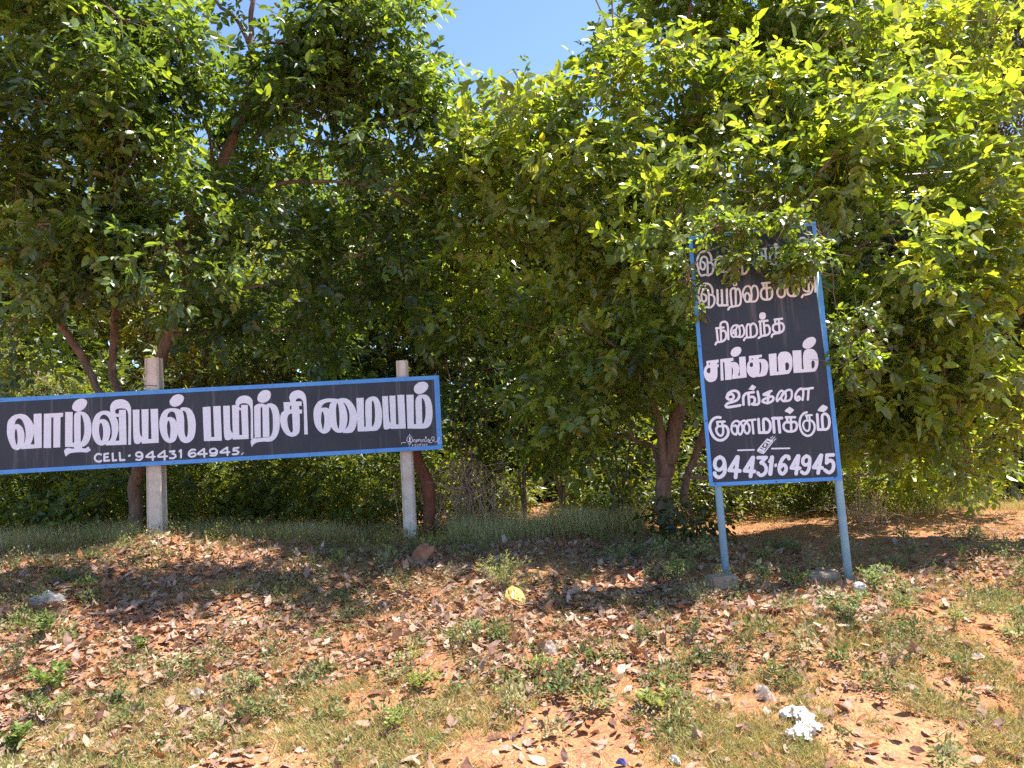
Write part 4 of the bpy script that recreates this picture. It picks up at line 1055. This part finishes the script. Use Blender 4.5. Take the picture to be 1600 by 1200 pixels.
SHORT = np.array([[.38,.35,.13],[.28,.29,.09],[.50,.43,.20],[.22,.24,.07],[.60,.49,.27],[.45,.33,.19]])
blades('short_grass', P, r, .025, .07, .0036, SHORT, 1.8)
def d_mid(x, y):
    m = vnoise(x, y, 1.0, 51)*.5+vnoise(x, y, 4, 52)*.5
    return np.clip((m-.34)*4, 0.05, 1)*near_band(y, 4.6, 9.5, .3)*np.where((x > 1.2) & (y > 5.9), .6, 1)
P = scatter(100000, 4.0, 9.6, d_mid, r)
blades('thin_grass', P, r, .04, .12, .0028, np.array([[.26,.23,.09],[.36,.28,.13],[.17,.17,.06],[.42,.30,.16],[.33,.21,.12]]), 1.7)
# tall straw grass in the middle, behind
def straw(px0, px1, D0_, D1_, n, h, name='dry_grass'):
    x = []; 
    px = r.uniform(px0, px1, n); D = r.uniform(D0_, D1_, n); X = (px-800)/F_PX*D
    k = r.random(n) < np.clip(vnoise(X, D, 3, 61)*1.6-.2, .1, 1)
    X, D = X[k], D[k]; P = np.stack([X, D, ground(X, D)], 1)
    blades(name, P, r, h*.4, h, .0035, np.array([[.42,.36,.18],[.34,.33,.13],[.62,.54,.32],[.30,.31,.11]])*1.15, .5)  # straw colours raised to stand in for missing sun
straw(690, 990, 7.9, 9.2, 13000, .34); straw(1310, 1700, 9.0, 10.8, 10000, .14); straw(-80, 210, 7.9, 9.3, 9000, .26); straw(260, 640, 8.0, 9.2, 9000, .22)

# herbs: small leaves on thin stems
def herb(c, r, h=.12, w=.10, n=60, L=.018):
    u = rand_dirs(n, r); rr = r.random(n)**.5
    p = np.stack([u[:,0]*w*rr, u[:,1]*w*rr, np.abs(u[:,2])*h*rr+.01], 1)
    return c+p, unit(u+np.array([0,0,.4])), unit(np.array([0,0,1.])+r.normal(0,.5,(n,3))), L*r.uniform(.6,1.3,n)
HC = scatter(5200, 3.4, 10.5, lambda x, y: np.clip((vnoise(x, y, 1.2, 71)*.6+vnoise(x, y, 3, 72)*.4-.38)*4, .03, 1)*np.where(y < 4.9, .35, 1)*np.where((x > 1.4) & (y > 6.6), .15, 1), r)
acc = [[], [], [], [], []]
HG = np.array([[.12,.16,.055],[.18,.23,.07],[.24,.25,.11],[.27,.20,.12],[.10,.14,.05]])
for p in np.concatenate([HC[r.permutation(len(HC))[:1300]], np.array([[a,b,gz(a,b)] for a,b in zip(r.uniform(-6.5,-.4,420), r.uniform(7.5,9.3,420))]), np.array([[a,b,gz(a,b)] for a,b in zip(r.uniform(-.4,1.9,40), r.uniform(7.6,9.3,40))])]):
    a = herb(p, r, r.uniform(.05,.16)*(1.9 if p[1] > 7.5 else 1), r.uniform(.06,.15)*(1.4 if p[1] > 7.5 else 1), 46, r.uniform(.014,.026))
    for i in range(4): acc[i].append(a[i])
    acc[4].append(np.repeat(HG[r.integers(0,5)][None]*r.normal(1,.12)*(np.array([1.5,1.15,.85]) if p[1] > 7.5 else 1), 46, 0))
acc = [np.concatenate(a) for a in acc]
tag(link('low_herbs', leaf_mesh('low_herbs', *acc[:4], 1.3, acc[4], T2_V, T2_F), M['grass'], GROUND), kind='stuff')

# bigger weeds growing in patches among the leaves
WC = scatter(430, 3.3, 7.4, lambda x, y: np.clip((vnoise(x, y, 1.5, 171)*.6+vnoise(x, y, 4, 172)*.4-.47)*6, .02, 1), r)
acc = [[], [], [], [], []]
for p in WC:
    m = 90; a = herb(p, r, r.uniform(.07,.17), r.uniform(.06,.13), m, r.uniform(.018,.034))
    for i in range(4): acc[i].append(a[i])
    acc[4].append(np.repeat(np.array([[.19,.22,.08],[.25,.27,.11],[.15,.18,.07],[.31,.29,.15]])[r.integers(0,4)][None]*r.normal(1,.12), m, 0))
acc = [np.concatenate(a) for a in acc]
tag(link('weed_patches', leaf_mesh('weed_patches', *acc[:4], 1.1, acc[4], T4_V, T4_F), M['grass'], GROUND), kind='stuff')

# single weeds
def weed(px, py, h, w, n, L, col, label, seed, wid=1.2, tall=0):
    r = np.random.default_rng(seed); g = on_ground(px, py); root = empty('weed', g); tag(root, label, 'weed')
    c = np.array(g); mb = MB(); P, D_, N_, L_ = [], [], [], []
    ns = max(5, n//26)
    for i in range(ns):
        a = r.uniform(0, 6.28); s = r.uniform(.3,1); tip = c+np.array([math.cos(a)*w*s, math.sin(a)*w*s, h*r.uniform(.55,1)])
        mid = (c+tip)/2+np.array([0,0,h*.12]); Q = smooth3([c, mid, tip], 5)
        mb.tube(Q, list(np.linspace(.003,.0012,len(Q))), 3, False)
        m = n//ns; t = r.uniform(.25,1.02,m); ip = np.array(Q)[np.clip((t*(len(Q)-1)).astype(int),0,len(Q)-1)]
        dv = rand_dirs(m, r); dv[:,2] = np.abs(dv[:,2])*.5
        P.append(ip+dv*.015); D_.append(dv+np.array([0,0,.25])); N_.append(np.array([0,0,1.])+r.normal(0,.4,(m,3))); L_.append(L*r.uniform(.6,1.25,m))
    mb.build('stems', M['straw'], root)
    P, D_, N_, L_ = map(np.concatenate, (P, D_, N_, L_))
    cl_ = np.clip(np.array(col)[None]*r.normal(1,.16,len(P))[:,None], .02, .8)
    tag(link('foliage', leaf_mesh('foliage', P, D_, N_, L_, wid, cl_, T4_V, T4_F), M['grass'], root), kind='stuff')
Y_ = (.30,.34,.10); G_ = (.14,.20,.05); GG = (.09,.15,.045); PG = (.24,.30,.12)
for i, a in enumerate([(785,925,.30,.26,520,.030,Y_,'bushy pale green weed standing just behind the yellow bag',.6),
    (745,1005,.18,.10,200,.026,PG,'small pale weed to the lower left of the yellow bag',.9),
    (840,1060,.14,.11,220,.024,Y_,'yellow-green weed below the crumpled plastic scrap',.9),
    (1000,1010,.14,.10,160,.022,G_,'small weed in the middle beside a tiny white scrap',.9),
    (1080,1005,.18,.12,200,.02,GG,'dark green weed left below the concrete block',.8),
    (1030,1110,.10,.16,240,.032,Y_,'low spreading bright green weed in the lower middle',1.4),
    (1325,975,.22,.17,420,.026,PG,'bushy weed with cream-green leaves in front of the right pipe',1.4),
    (1365,925,.20,.14,300,.026,(.26,.32,.12),'weed with pale leaves growing right of the right pipe',1.4),
    (1245,925,.20,.16,340,.024,GG,'dark green weed between the two light blue pipes',1.1),
    (1190,915,.18,.14,260,.022,GG,'dark green weed beside the concrete block',1.0),
    (1060,910,.20,.16,320,.026,G_,'leafy weed under the shade left of the concrete block',1.0),
    (970,880,.18,.2,320,.024,G_,'spreading weed behind the flattened plastic film',1.0),
    (220,1025,.14,.08,120,.028,G_,'small fresh green weed on brown leaves at left',1.2),
    (270,1070,.16,.10,160,.024,GG,'dark feathery weed below the small fresh green weed',.6),
    (65,1000,.18,.14,200,.032,G_,'green weed below the plastic film at left edge',1.5),
    (80,1085,.20,.16,260,.034,(.17,.24,.06),'round-leaved weed at left edge, lower down',1.6),
    (20,1060,.26,.18,300,.026,GG,'dark feathery weed at the left border',.5),
    (20,1180,.16,.12,140,.04,G_,'leafy weed in the bottom left corner',1.4),
    (70,1130,.16,.18,260,.026,G_,'shaded green weed near the bottom left corner',1.0),
    (180,1105,.12,.14,200,.024,GG,'low dark weed in the lower left beside short grass',1.0),
    (400,1080,.12,.09,120,.026,PG,'small pale weed at edge of the leaf shadow',1.1),
    (660,1080,.10,.10,150,.03,Y_,'bright round-leaved weed in lower left middle grass',1.5),
    (620,1140,.12,.12,160,.028,Y_,'yellow-green weed in grass near the bottom',1.2),
    (535,880,.14,.10,160,.024,G_,'fresh green weed left of foot of the thinner post',1.1),
    (1510,1065,.14,.10,140,.02,G_,'small green tuft on red soil at right',.7),
    (1395,1045,.14,.10,120,.022,(.22,.2,.1),'brownish weed above the grass patch at right',.9),
    (1490,985,.16,.10,140,.022,Y_,'yellow-green weed at right in leaf litter',.8),
    (1505,870,.12,.12,140,.02,G_,'small weed on bare red earth at far right',.8),
    (640,1045,.12,.10,130,.024,Y_,'yellow-green weed on lit soil below the brown leaves',.9)]):
    weed(a[0],a[1],a[2],a[3],a[4],a[5],a[6],a[7],300+i,wid=a[8])

# ------------------------------------------------------------------ wires
def wire(pa, pb, D, label, sag=.05):
    a, b = at(*pa, D), at(*pb, D); o = empty('overhead_wire', tuple((a+b)/2)); mb = MB()
    mb.tube([a*(1-t)+b*t-np.array([0,0,sag*4*t*(1-t)]) for t in np.linspace(0,1,14)], .006, 5); mb.build('cable', M['wire'], o); tag(o, label, 'wire')
wire((-60,330),(1500,268),9.1,'upper thin overhead wire crossing behind the left tree')
wire((-60,352),(1500,296),9.15,'lower thin overhead wire crossing behind the left tree')
open('/tmp/w/n.txt','w').write(str(nleaves)+' '+str(sum(len(m.loops)//3 for m in bpy.data.meshes))) if False else None
